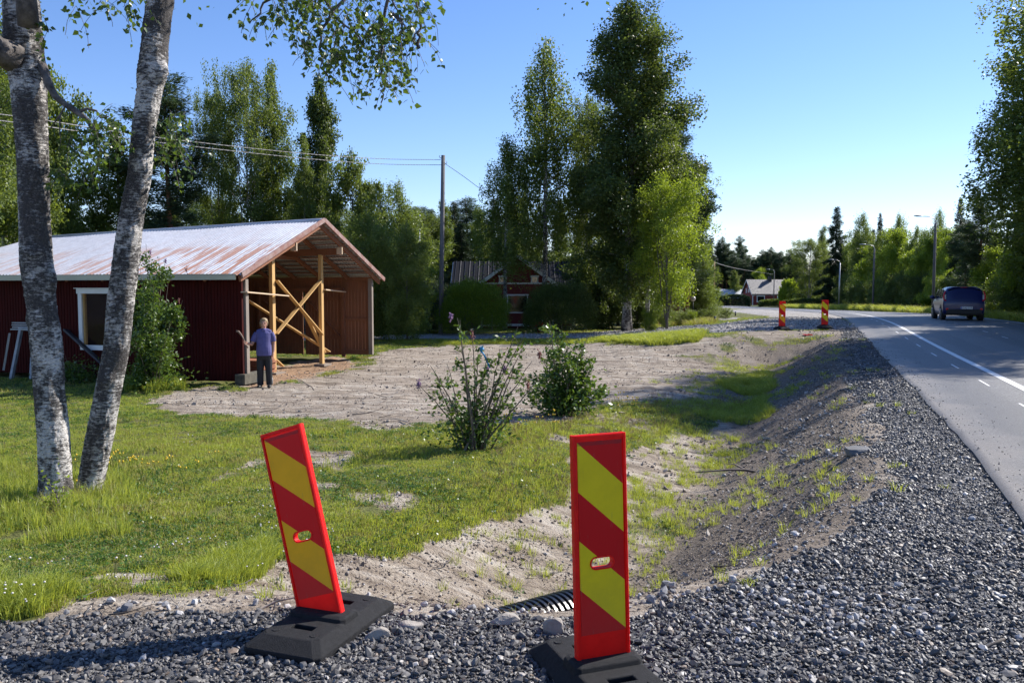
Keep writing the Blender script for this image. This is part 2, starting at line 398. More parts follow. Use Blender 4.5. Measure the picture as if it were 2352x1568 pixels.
# ---------------------------------------------------------------- road
def asphalt():
    m, n, l, b = M_('asphalt'); tc = n.new('ShaderNodeTexCoord'); ob = tc.outputs['Object']
    f = noise(n, l, ob, 34, 5, .85); f2 = noise(n, l, ob, .8, 5, .6)
    c = ramp(n, l, f, [(.32, (.04, .04, .042)), (.52, (.115, .113, .112)), (.68, (.28, .27, .26))])
    c = mixc(n, l, mathn(n, l, 'MULTIPLY', ramp(n, l, f2, [(.4, (0, 0, 0)), (.7, (1, 1, 1))]), .35), c, (.13, .122, .11))
    at = n.new('ShaderNodeAttribute'); at.attribute_name = 'off'
    wp = mathn(n, l, 'ADD', mathn(n, l, 'COSINE', mathn(n, l, 'MULTIPLY', mathn(n, l, 'SUBTRACT', at.outputs['Fac'], 2.35), 3.9)), 0.0)
    wp = ramp(n, l, mathn(n, l, 'ADD', wp, mathn(n, l, 'MULTIPLY', f2, .8)), [(.35, (0, 0, 0)), (1, (1, 1, 1))])
    c = mixc(n, l, mathn(n, l, 'MULTIPLY', wp, .38), c, (.055, .055, .057))
    ed = ramp(n, l, mathn(n, l, 'ADD', at.outputs['Fac'], mathn(n, l, 'MULTIPLY', mathn(n, l, 'SUBTRACT', f2, .5), 1.6)), [(.0, (1, 1, 1)), (.5, (0, 0, 0))])
    c = mixc(n, l, mathn(n, l, 'MULTIPLY', ed, .5), c, (.26, .225, .185))
    l.new(c, b.inputs['Base Color']); b.inputs['Roughness'].default_value = .62; b.inputs['Specular IOR Level'].default_value = .5
    bump(n, l, b, f, .6, .006); return m
MAT['asphalt'] = asphalt()
MAT['tar'] = simple('tar_edge', (.022, .021, .020), .8, var=.3, scale=30, bmp=.8)
MAT['line'] = simple('road_paint', (.78, .77, .74), .6, var=.08, scale=6, c2=(.62, .61, .58))
RW = 7.3
def edge_pt(y, off):
    sl_ = float(np.interp(y, _ys, np.gradient(_xe))); k = math.sqrt(1+sl_*sl_)
    return Vector((float(xe(y))+off/k, y-off*sl_/k, 0))
def strip(offs, ys, zoff):
    rows = []
    for y in ys:
        rows.append([Vector((*(edge_pt(y, o)[:2]), float(zr(y))+zoff(o))) for o in offs])
    return rows
ysr = list(np.arange(-30, 40, .5))+list(np.arange(40, 330, 2))
mb = MB()
jit = {y: (fbm(np.array([y*1.7]), np.array([.3]), 3, 77)[0]-.5)*.10 for y in ysr}
rows = []
for y in ysr:
    rows.append([Vector((*(edge_pt(y, o+jit[y] if o < .1 else o)[:2]), float(zr(y))+z)) for o, z in ((-.15, -.17), (-.05, -.03), (0.03, 0), (1.7, .01), (3.65, .03), (6, .01), (RW, 0), (RW+.04, -.15))])
mb.loft(rows, closed=False, cap=False)
mi = []
ro = mb.build('road', [MAT['asphalt'], MAT['tar']], kind='structure')
for i, p in enumerate(ro.data.polygons):
    if i % 7 in (0,): p.material_index = 1
    p.use_smooth = i % 7 not in (0, 6)
at_ = ro_at = ro.data.attributes.new('off', 'FLOAT', 'POINT'); at_.data.foreach_set('value', np.tile(np.array([-.15, -.05, .03, 1.7, 3.65, 6, RW, RW+.04], dtype=np.float32), len(ysr)))
def crown(o): return float(np.interp(o, [0, 1.7, 3.65, 6, RW], [0, .01, .03, .01, 0]))
def mark(o0, o1, y0, y1, step=1.0):
    b = MB(); ys = np.arange(y0, y1+.01, min(step, (y1-y0)))
    rows = [[Vector((*(edge_pt(y, o)[:2]), float(zr(y))+crown(o)+.005)) for o in (o0, o1)] for y in ys]
    b.loft(rows, closed=False, cap=False); return b
lm = mark(1.52, 1.66, -30, 300)
lm.f += []; b2 = mark(RW-.45, RW-.33, -30, 300)
n0 = len(lm.v); lm.v += b2.v; lm.f += [tuple(i+n0 for i in f) for f in b2.f]; lm.m += b2.m; lm.sm += b2.sm
for k in range(-3, 60):
    for off, L, y0 in ((1.12, .9, 5.3+k*3.0), (4.05, .9, 6.2+k*3.0)):
        if off > 4 and k < 6: continue
        b2 = mark(off, off+.035, y0, y0+L*(.45 if k > 14 else 1)); n0 = len(lm.v)
        lm.v += b2.v; lm.f += [tuple(i+n0 for i in f) for f in b2.f]; lm.m += b2.m; lm.sm += b2.sm
lm.build('road_markings', MAT['line'], kind='structure')

# ---------------------------------------------------------------- scattering of stuff (gravel, clods, grass)
def gn_scatter(name, pts, rot, scl, idx, protos, kind='stuff', label=None):
    pc = bpy.data.collections.new(name+'_pieces')
    for i, (me) in enumerate(protos):
        o = bpy.data.objects.new('%s_piece_%02d' % (name, i), me); pc.objects.link(o)
    n_ = len(pts)
    me = bpy.data.meshes.new(name); me.vertices.add(n_); me.vertices.foreach_set('co', np.ascontiguousarray(pts, dtype=np.float32).ravel())
    for nm, typ, arr, key in (('rot', 'FLOAT_VECTOR', rot, 'vector'), ('scl', 'FLOAT_VECTOR', scl, 'vector'), ('idx', 'INT', idx, 'value')):
        a = me.attributes.new(nm, typ, 'POINT'); a.data.foreach_set(key, np.ascontiguousarray(arr, dtype=np.int32 if typ == 'INT' else np.float32).ravel())
    o = bpy.data.objects.new(name, me); COL.objects.link(o)
    g = bpy.data.node_groups.new(name, 'GeometryNodeTree')
    g.interface.new_socket('Geometry', in_out='INPUT', socket_type='NodeSocketGeometry'); g.interface.new_socket('Geometry', in_out='OUTPUT', socket_type='NodeSocketGeometry')
    N = g.nodes; L = g.links
    gi = N.new('NodeGroupInput'); go = N.new('NodeGroupOutput'); ip = N.new('GeometryNodeInstanceOnPoints'); ci = N.new('GeometryNodeCollectionInfo')
    ci.inputs['Collection'].default_value = pc; ci.inputs['Separate Children'].default_value = True; ci.inputs['Reset Children'].default_value = True
    def na(nm, t):
        x = N.new('GeometryNodeInputNamedAttribute'); x.data_type = t; x.inputs['Name'].default_value = nm
        return [q for q in x.outputs if q.enabled and q.name == 'Attribute'][0]
    L.new(gi.outputs[0], ip.inputs['Points']); L.new(ci.outputs[0], ip.inputs['Instance'])
    ip.inputs['Pick Instance'].default_value = True; L.new(na('idx', 'INT'), ip.inputs['Instance Index'])
    e2r = N.new('FunctionNodeEulerToRotation'); L.new(na('rot', 'FLOAT_VECTOR'), e2r.inputs[0]); L.new(e2r.outputs[0], ip.inputs['Rotation'])
    L.new(na('scl', 'FLOAT_VECTOR'), ip.inputs['Scale']); L.new(ip.outputs[0], go.inputs[0])
    md = o.modifiers.new('scatter', 'NODES'); md.node_group = g
    tag(o, kind=kind)
    if label: o['label'] = label
    return o
def stone_mesh(name, seed, mat, flat=.55, rough=.25, sub=1):
    rng = random.Random(seed); bm = bmesh.new(); bmesh.ops.create_icosphere(bm, subdivisions=sub, radius=.5)
    ax = Vector((1, rng.uniform(.5, .85), rng.uniform(flat*.55, flat*1.15)))
    for v in bm.verts: v.co = Vector((v.co.x*ax.x, v.co.y*ax.y, v.co.z*ax.z))*(1+rng.uniform(-rough, rough))
    for k in range(5):   # chop flat fracture faces
        nrm = Vector((rng.gauss(0, 1), rng.gauss(0, 1), rng.gauss(0, .8))).normalized(); d = rng.uniform(.22, .34)
        bmesh.ops.bisect_plane(bm, geom=bm.verts[:]+bm.edges[:]+bm.faces[:], plane_co=nrm*d, plane_no=nrm, clear_outer=True)
        ed = [e for e in bm.edges if e.is_boundary]
        if ed: bmesh.ops.contextual_create(bm, geom=ed)
    me = bpy.data.meshes.new(name); bm.to_mesh(me); bm.free(); me.materials.append(mat); return me
def stonemat(name, stops, rough=.55):
    m, n, l, b = M_(name); oi = n.new('ShaderNodeObjectInfo'); tc = n.new('ShaderNodeTexCoord')
    c = ramp(n, l, oi.outputs['Random'], stops, 'CONSTANT')
    f = noise(n, l, tc.outputs['Object'], 4, 5, .7)
    c = mixc(n, l, mathn(n, l, 'MULTIPLY', ramp(n, l, f, [(.4, (0, 0, 0)), (.7, (1, 1, 1))]), .35), c, (.19, .18, .17))
    l.new(c, b.inputs['Base Color']); b.inputs['Roughness'].default_value = rough; b.inputs['Specular IOR Level'].default_value = .5
    return m
MAT['stone'] = stonemat('crushed_rock', [(0, (.036, .034, .033)), (.2, (.074, .069, .066)), (.4, (.110, .103, .097)), (.6, (.056, .053, .053)), (.74, (.155, .145, .134)), (.84, (.17, .125, .09)), (.90, (.085, .082, .08)), (.955, (.30, .28, .26)), (.985, (.50, .47, .44))])
MAT['palestone'] = stonemat('pale_rock', [(0, (.40, .385, .375)), (.25, (.24, .235, .235)), (.45, (.50, .48, .46)), (.6, (.13, .13, .14)), (.85, (.36, .31, .26))], .7)
MAT['clod'] = stonemat('soil_clod', [(0, (.17, .135, .105)), (.3, (.27, .22, .175)), (.6, (.38, .325, .265)), (.8, (.21, .17, .135)), (.93, (.46, .42, .37))], .95)
rng = np.random.default_rng(5)
stones = [stone_mesh('stone', 100+i, MAT['stone'], .48) for i in range(9)]
pales = [stone_mesh('pale_stone', 200+i, MAT['palestone'], .7) for i in range(6)]
clods = [stone_mesh('clod', 300+i, MAT['clod'], .6, .35) for i in range(6)]
def sample(n_, x0, x1, y0, y1): return rng.uniform(x0, x1, n_), rng.uniform(y0, y1, n_)
def rots(n_, tilt=.5): return np.stack([rng.normal(0, tilt, n_), rng.normal(0, tilt, n_), rng.uniform(0, 6.28, n_)], 1)
def lay(name, x, y, size, protos, zf=.18, tilt=.5):
    z = H(x, y)+size*zf; n_ = len(x)
    s3 = size[:, None]*rng.uniform(.75, 1.3, (n_, 3))
    return gn_scatter(name, np.stack([x, y, z], 1), rots(n_, tilt), s3, rng.integers(0, len(protos), n_), protos)
# foreground driveway and road shoulder
xs, ysx, ss = [], [], []
x, y = sample(150000, -3.6, 4.6, 2.5, 5.6); g, gr, d, sw, pl, dk = masks(x, y); k = gr > .5
k &= (rng.random(len(x)) < 1.15-.55*sstep(.55, .75, fbm(x*1.6, y*1.6, 3, 61)))
xs.append(x[k]); ysx.append(y[k]); ss.append(np.clip(rng.lognormal(math.log(.019), .48, k.sum()), .008, .06))
for y0, y1, nn, sz in ((5.6, 9, 52000, .022), (9, 14, 46000, .026), (14, 24, 42000, .034), (24, 36, 28000, .045)):
    y = rng.uniform(y0, y1, nn); s_ = rng.uniform(-.1, 2.4, nn)**1.0
    x = xe(y)-s_/.93; g, gr, d, sw, pl, dk = masks(x, y)
    k = (gr > .5) | (rng.random(nn) < .05*(s_ < 2.2))
    k &= rng.random(nn) < np.clip(.35+fbm(x*1.4, y*1.4, 3, 62)*1.1, 0, 1)
    k &= (s_ > .35+.35*fbm(x*.8, y*.8, 2, 66)) | (rng.random(nn) < .35)
    xs.append(x[k]); ysx.append(y[k]); ss.append(np.clip(rng.lognormal(math.log(sz), .35, k.sum()), .012, .11))
x = np.concatenate(xs); y = np.concatenate(ysx); s_ = np.concatenate(ss)
tag(lay('gravel', x, y, s_, stones), label='loose dark crushed gravel covering the driveway and the road shoulder')
# pale rubble on the driveway edge and at the corner of the bank
xs = []; 
x, y = sample(9000, -3.4, 1.6, 3.9, 4.8); dd = y-yfront(x); k = (np.abs(dd-.02) < .10*(.4+1.6*fbm(x*2, y*0, 2, 63))) & (rng.random(len(x)) < .16*fbm(x*1.1, x*0, 3, 65)**2)
X1, Y1 = x[k], y[k]; S1 = np.clip(rng.lognormal(math.log(.045), .45, k.sum()), .02, .085)
cx_, cy_ = G(1860, 1400); n_ = 500; x = rng.normal(cx_, .36, n_)+.0; y = rng.normal(cy_, .22, n_); k = np.hypot((x-cx_)/.9, (y-cy_)/.55) < 1
X2, Y2 = x[k], y[k]; S2 = np.clip(rng.lognormal(math.log(.03), .4, k.sum()), .012, .08)
n_ = 800; y = rng.uniform(5, 20, n_); s_ = rng.normal(1.7, .5, n_); x = xe(y)-s_/.93; S3 = np.clip(rng.lognormal(math.log(.032), .45, n_), .012, .09)
n_ = 1300; x3, y3 = sample(n_, -2.5, 4, 4.6, 12); S4 = np.clip(rng.lognormal(math.log(.02), .5, n_), .01, .08)
g, gr, d, sw, pl, dk = masks(x3, y3); k = (g < .4)
lay('pale_rubble', np.concatenate([X1, X2, x, x3[k]]), np.concatenate([Y1, Y2, y, y3[k]]), np.concatenate([S1, S2, S3, S4[k]]), pales, .22)
# stones spilled on the asphalt edge
n_ = 900; y = rng.uniform(4, 26, n_); o_ = rng.exponential(.30, n_)+.02; x = xe(y)+o_*1.07; s_ = np.clip(rng.lognormal(math.log(.014), .4, n_), .006, .03)
gn_scatter('spilled_grit', np.stack([x, y, zr(y)+s_*.2], 1), rots(n_), np.stack([s_, s_, s_], 1), rng.integers(0, 9, n_), stones)
# grey pad by the far signs and the far driveway
n_ = 26000; x = rng.uniform(-2, 18, n_); y = rng.uniform(27, 47, n_); g, gr, d, sw, pl, dk = masks(x, y); k = (pl > .5) & (rng.random(n_) < .8)
lay('pale_gravel', x[k], y[k], np.clip(rng.lognormal(math.log(.06), .35, k.sum()), .03, .14), pales, .12)
# soil clods
xs, ysx, ss = [], [], []
for (x0, x1, y0, y1, nn, sz) in ((-3.6, 4, 4.3, 8, 26000, .017), (-4, 8, 8, 14, 9000, .03), (-9, 9, 13, 38, 26000, .03)):
    x, y = sample(nn, x0, x1, y0, y1); g, gr, d, sw, pl, dk = masks(x, y)
    k = (g < .3) & (gr < .5) & (pl < .5) & (sroad(x, y) > .4) & (rng.random(nn) < np.clip((fbm(x*.8, y*2.2, 4, 64)-.34)*3+d*.6, .04, 1))
    xs.append(x[k]); ysx.append(y[k]); ss.append(np.clip(rng.lognormal(math.log(sz), .45, k.sum()), .006, .16))
x = np.concatenate(xs); y = np.concatenate(ysx); s_ = np.concatenate(ss)
lay('soil', x, y, s_, clods, .1)
# twigs and roots
def twig_mesh(seed, mat):
    r = random.Random(seed); b = MB(); p = Vector((-.5, 0, 0)); pts = [p.copy()]
    d = Vector((1, 0, 0))
    for i in range(6):
        d = (d+Vector((0, r.gauss(0, .35), r.gauss(0, .12)))).normalized(); p = p+d*.17; pts.append(p.copy())
    b.tube(pts, [.018, .017, .015, .014, .011, .008, .005], 5)
    q = pts[3]; b.tube([q, q+Vector((.12, .14*r.choice((-1, 1)), .03)), q+Vector((.2, .2*r.choice((-1, 1)), .02))], [.01, .007, .004], 4)
    me = b.mesh('twig'); me.materials.append(mat); return me
MAT['twig'] = stonemat('twig_bark', [(0, (.06, .045, .035)), (.4, (.13, .10, .08)), (.8, (.35, .30, .25))], .85)
twigs = [twig_mesh(i, MAT['twig']) for i in range(5)]
xs, ysx, ss = [], [], []
for (x0, x1, y0, y1, nn, sz) in ((-3.5, 4, 3.6, 8, 1100, .11), (-4, 8, 8, 16, 700, .14), (-8, 12, 14, 36, 450, .22)):
    x, y = sample(nn, x0, x1, y0, y1); g, gr, d, sw, pl, dk = masks(x, y); k = (g < .5) & (sroad(x, y) > .3) & ((gr < .5) | (rng.random(nn) < .35)) & (pl < .5)
    xs.append(x[k]); ysx.append(y[k]); ss.append(rng.lognormal(math.log(sz), .5, k.sum()))
x = np.concatenate(xs); y = np.concatenate(ysx); s_ = np.concatenate(ss)
gn_scatter('twig_litter', np.stack([x, y, H(x, y)+.008], 1), np.stack([rng.normal(0, .1, len(x)), rng.normal(0, .1, len(x)), rng.uniform(0, 6.28, len(x))], 1), np.stack([s_, s_, s_], 1), rng.integers(0, 5, len(x)), twigs)

# ---------------------------------------------------------------- grass
def grass_tuft(name, seed, nb, h, spread, wd, lean, mat, broad=0):
    r = np.random.default_rng(seed); V = []; F = []; var = []
    for i in range(nb):
        a = r.uniform(0, 6.28); rr = spread*math.sqrt(r.random()); bx, by = rr*cos(a), rr*sin(a)
        hh = h*r.uniform(.5, 1.15); ln = lean*r.uniform(.2, 1.2)*hh; la = a+r.normal(0, 1.0); wa = r.uniform(0, 6.28); w_ = wd*r.uniform(.7, 1.3)
        dx, dy = cos(la)*ln, sin(la)*ln; wx, wy = cos(wa)*w_/2, sin(wa)*w_/2
        k = len(V)
        V += [(bx-wx, by-wy, -.01), (bx+wx, by+wy, -.01), (bx+dx*.35+wx*.8, by+dy*.35+wy*.8, hh*.6), (bx+dx*.35-wx*.8, by+dy*.35-wy*.8, hh*.6),
              (bx+dx+wx*.12, by+dy+wy*.12, hh*(1-.25*lean)), (bx+dx-wx*.12, by+dy-wy*.12, hh*(1-.25*lean))]
        F += [(k, k+1, k+2, k+3), (k+3, k+2, k+4, k+5)]; v = r.random(); var += [v, v]
    for i in range(broad):
        a = r.uniform(0, 6.28); rr = spread*math.sqrt(r.random()); c = np.array([rr*cos(a), rr*sin(a), h*r.uniform(.15, .6)]); L = .028*r.uniform(.6, 1.3)
        d = np.array([cos(a+r.normal(0, 1)), sin(a), r.normal(0, .3)]); d /= np.linalg.norm(d); q = np.cross(d, [r.normal(0, .4), r.normal(0, .4), 1]); q /= np.linalg.norm(q)
        k = len(V); V += [tuple(c), tuple(c+d*L*.5+q*L*.36), tuple(c+d*L), tuple(c+d*L*.5-q*L*.36)]; F += [(k, k+1, k+2, k+3)]; var += [r.random()]
    me = npmesh(name, np.array(V), np.array(F), False, {'var': ('FACE', 'FLOAT', np.array(var))}); me.materials.append(mat); return me
MAT['grass'] = leafmat('grass_blades', (.14, .19, .026), (.41, .46, .10), .44, .45, .35)
MAT['grassd'] = leafmat('grass_dry', (.17, .16, .05), (.40, .36, .15), .3, .6, .3)
MAT['weed'] = leafmat('weed_leaves', (.035, .085, .012), (.10, .19, .03), .35, .4)
MAT['seed'] = leafmat('seed_heads', (.20, .11, .08), (.34, .22, .15), .3, .8)
lawnT = [grass_tuft('lawn_tuft', 10+i, 16, .042, .075, .0055, 1.0, MAT['grass'], 0) for i in range(4)]+[grass_tuft('lawn_clover', 20+i, 7, .05, .07, .005, .8, MAT['weed'], 12) for i in range(3)]+[grass_tuft('lawn_dry', 30+i, 13, .045, .07, .005, 1.0, MAT['grassd'], 0) for i in range(2)]
n_ = 130000
t = rng.random(n_); Yd = 4.3*(50/4.3)**(t**1.0); x = rng.uniform(-.75, .6, n_)*Yd*1.0; y = Yd
g, gr, d, sw, pl, dk = masks(x, y); s_r = sroad(x, y)
k = (rng.random(n_) < np.clip(g, 0, 1)**1.9*.98) & (g > .05) & (s_r > -.2) & (fbm(x*2.3, y*2.3, 3, 71) > .27)
barnx = (x < -6.3) & (y > 20.3+.25*(-6.7-x)) & (y < 31)
k &= ~barnx | (y > 29.5)
x, y = x[k], y[k]; n_ = len(x)
base = np.where(y < 14, 1.0, np.clip(y/14, 1, 3.0)); q = fbm(x*.7, y*.7, 3, 72); q2 = fbm(x*.35+9, y*.35, 3, 73)
pick = rng.random(n_); idx = np.where(pick+.9*(q-.5) < .55, rng.integers(0, 4, n_), np.where(pick+.5*(q2-.5) < .74, rng.integers(4, 7, n_), rng.integers(7, 9, n_)))
hs = rng.uniform(.7, 1.25, n_)*(1+.7*(q2 > .58))
gn_scatter('lawn_grass', np.stack([x, y, H(x, y)], 1), np.stack([0*x, 0*x, rng.uniform(0, 6.28, n_)], 1), np.stack([base, base, hs*np.where(y > 14, 1.25, 1)], 1), idx, lawnT, label='short lawn grass with clover around the birch and along the yard')
# taller rough grass in patches
tallT = [grass_tuft('tall_tuft', 40+i, 22, .22, .07, .006, .55, MAT['grass'], 0) for i in range(3)]+[grass_tuft('tall_dry', 50+i, 16, .24, .07, .004, .5, MAT['grassd'], 0) for i in range(2)]
def seedt(seed):
    r = np.random.default_rng(seed); b = MB()
    for i in range(7):
        a = r.uniform(0, 6.28); p = Vector((.06*cos(a), .06*sin(a), 0)); q_ = p+Vector((.05*cos(a), .05*sin(a), r.uniform(.25, .4)))
        b.tube([p, q_], .0012, 3, False)
        for j in range(7):
            c = q_+Vector((r.normal(0, .012), r.normal(0, .012), r.uniform(-.09, .02))); b.box(c, (.008, .003, .014), Euler((r.normal(0, .6), r.normal(0, .6), r.uniform(0, 3))))
    me = b.mesh('seed'); me.materials.append(MAT['seed']); return me
tallT += [seedt(60), seedt(61)]
xs, ysx, hh, ii = [], [], [], []
def patch(poly_px, n_, h0, types, pxy=True, edge=.3):
    pl_ = GP(poly_px) if pxy else poly_px; a = np.array(pl_); x = rng.uniform(a[:, 0].min(), a[:, 0].max(), n_); y = rng.uniform(a[:, 1].min(), a[:, 1].max(), n_)
    d = sdpoly(x, y, pl_)+(fbm(x*2, y*2, 3, 81)-.5)*edge; k = (d < 0) & (fbm(x*1.3, y*1.3, 3, 82) > .36); x, y = x[k], y[k]
    xs.append(x); ysx.append(y); hh.append(h0*rng.uniform(.6, 1.2, len(x))); ii.append(rng.choice(types, len(x)))
patch([(1120, 1180), (1290, 1160), (1310, 1050), (1440, 1030), (1600, 960), (1720, 935), (1650, 918), (1400, 925), (1320, 960), (1160, 985), (1150, 1060), (1060, 1130)], 5500, .5, [0, 0, 1, 1, 2, 2, 2, 3, 3, 4, 4, 5])
patch([(-60, 1250), (0, 1040), (80, 1100), (260, 1090), (340, 1160), (300, 1240), (150, 1260)], 2200, .85, [0, 0, 1, 1, 2, 2, 3])
patch([(430, 1360), (560, 1330), (640, 1280), (620, 1240), (470, 1300), (380, 1340)], 1500, .55, [0, 1, 2])
patch([(0, 1440), (90, 1410), (130, 1370), (60, 1340), (-60, 1350)], 900, .6, [0, 1, 2])
patch([(1440, 1110), (1560, 1100), (1690, 1000), (1590, 1230), (1440, 1250)], 1100, .45, [0, 1, 2])
patch([(1650, 880), (1760, 850), (1780, 890), (1700, 905)], 3000, .8, [0, 1, 2])
patch([(1640, 945), (1760, 905), (1770, 960), (1600, 960)], 900, .8, [0, 1, 2])
patch([(1400, 782), (1620, 765), (1600, 782), (1500, 792), (1380, 786)], 3500, 1.1, [0, 1, 2])
patch([(1480, 757), (1640, 735), (1640, 745), (1500, 752)], 2500, 1.4, [0, 3, 4])
patch([(290, 905), (420, 895), (400, 870), (270, 880)], 900, 1.5, [0, 1, 2])
patch([(900, 790), (1400, 780), (1400, 776), (900, 784)], 1500, .7, [0, 1])
# sparse tufts on the bank and the swale
n_ = 1900; y = rng.uniform(6.4, 27, n_); x = xe(y)-rng.normal(2.9, 1.0, n_)/.93; k = fbm(x*.9, y*.9, 3, 83) > .5
xs.append(x[k]); ysx.append(y[k]); hh.append(rng.uniform(.2, .6, k.sum())); ii.append(rng.integers(0, 3, k.sum()))
x, y = sample(90, -3, 2, 4.5, 8); xs.append(x); ysx.append(y); hh.append(rng.uniform(.2, .5, 90)); ii.append(rng.integers(0, 3, 90))
# verge across the road
n_ = 16000; y = rng.uniform(20, 150, n_); x = xe(y)+(RW+.9+rng.exponential(2.2, n_)); xs.append(x); ysx.append(y); hh.append(rng.uniform(1.0, 2.4, n_)*np.clip(y/50, 1, 2)); ii.append(rng.choice([0, 1, 2, 3], n_))
x = np.concatenate(xs); y = np.concatenate(ysx); h_ = np.concatenate(hh); i_ = np.concatenate(ii); w_ = np.clip(y/14, .8, 3)*(.7+.3*h_)
gn_scatter('rough_grass', np.stack([x, y, H(x, y)], 1), np.stack([rng.normal(0, .08, len(x)), rng.normal(0, .08, len(x)), rng.uniform(0, 6.28, len(x))], 1), np.stack([w_, w_, h_], 1), i_, tallT, label='rough tall grass tufts beside the bushes, the bank and the birch')
# flowers: clover and buttercups
def flower(seed, c, sz, mat):
    b = MB(); r = random.Random(seed)
    for i in range(3):
        p = Vector((r.gauss(0, .03), r.gauss(0, .03), 0)); q_ = p+Vector((r.gauss(0, .02), r.gauss(0, .02), .09 if sz > .01 else .12)); b.tube([p, q_], .0012, 3, False, 1); b.sphere(q_, (sz, sz, sz*.7), 7, 4)
    me = b.mesh('flower'); me.materials.append(mat); me.materials.append(MAT['weed']); return me
MAT['clover'] = simple('clover_flower', (.75, .70, .66), .8, var=.15, scale=60); MAT['butter'] = simple('buttercup_petal', (.80, .52, .02), .5, var=.1, scale=60)
fl = [flower(1, 0, .0065, MAT['clover']), flower(2, 0, .0065, MAT['clover']), flower(3, 0, .0075, MAT['butter'])]
pxl = [(40, 1395, 9, 0), (90, 1415, 4, 0), (500, 1300, 5, 0), (560, 1200, 5, 0), (620, 1280, 8, 0), (470, 1030, 3, 0)]
fx, fy, fi = [], [], []
for u, v, n_, k_ in pxl:
    gx, gy = G(u, v); fx += list(rng.normal(gx, .22, n_)); fy += list(rng.normal(gy, .3, n_)); fi += [0]*n_
for u, v, n_ in ((275, 1095, 12), (300, 1120, 5), (200, 1130, 3), (45, 1110, 2), (1250, 1000, 10), (1420, 950, 14), (1100, 850, 3), (340, 870, 5)):
    gx, gy = G(u, v); fx += list(rng.normal(gx, .3, n_)); fy += list(rng.normal(gy, .25, n_)); fi += [2]*n_
fx, fy, fi = np.array(fx), np.array(fy), np.array(fi)
fs = np.where(fi == 2, rng.uniform(1.5, 3.0, len(fi)), rng.uniform(.8, 1.3, len(fi)))
gn_scatter('wild_flowers', np.stack([fx, fy, H(fx, fy)], 1), rots(len(fx), .05), np.stack([np.clip(fs, 0, 1.3), np.clip(fs, 0, 1.3), fs], 1), fi, fl)
# ================================================================ bake helpers
def bake(me, mods, cutters=()):
    o = bpy.data.objects.new('tmp', me); COL.objects.link(o); cs = []
    for c in cutters:
        co = bpy.data.objects.new('tmpc', c); COL.objects.link(co); cs.append(co)
        m = o.modifiers.new('b', 'BOOLEAN'); m.operation = 'DIFFERENCE'; m.solver = 'EXACT'; m.object = co
    for t, kw in mods:
        m = o.modifiers.new('m', t)
        for k, v in kw.items(): setattr(m, k, v)
    dg = bpy.context.evaluated_depsgraph_get(); dg.update()
    r = bpy.data.meshes.new_from_object(o.evaluated_get(dg)); 
    for q in [o]+cs: bpy.data.objects.remove(q)
    return r
def fuse(mb, name, vox=.007, it=4, fac=.5):
    me = bake(mb.mesh(name), [('REMESH', dict(mode='VOXEL', voxel_size=vox, use_smooth_shade=True)), ('SMOOTH', dict(iterations=it, factor=fac))])
    me.name = name; return me

# ================================================================ BARRIER PANELS
MAT['rubber'] = simple('recycled_rubber', (.020, .020, .022), .8, var=.3, scale=45, bmp=1.0, bdist=.006, spec=.3, c2=(.008, .008, .009))
def plast():
    m, n, l, b = M_('fluorescent_red_plastic'); tc = n.new('ShaderNodeTexCoord'); f = noise(n, l, tc.outputs['Object'], 7, 5, .65)
    c = ramp(n, l, f, [(.3, (.70, .006, .005)), (.55, (.92, .012, .008)), (.8, (.95, .022, .014))])
    l.new(c, b.inputs['Base Color']); b.inputs['Roughness'].default_value = .42; b.inputs['Specular IOR Level'].default_value = .3
    t = n.new('ShaderNodeBsdfTranslucent'); t.inputs[0].default_value = (1, .03, .015, 1); mx = n.new('ShaderNodeMixShader'); mx.inputs[0].default_value = .28
    l.new(b.outputs[0], mx.inputs[1]); l.new(t.outputs[0], mx.inputs[2]); l.new(mx.outputs[0], n['Material Output'].inputs[0]); return m
MAT['plast'] = plast()
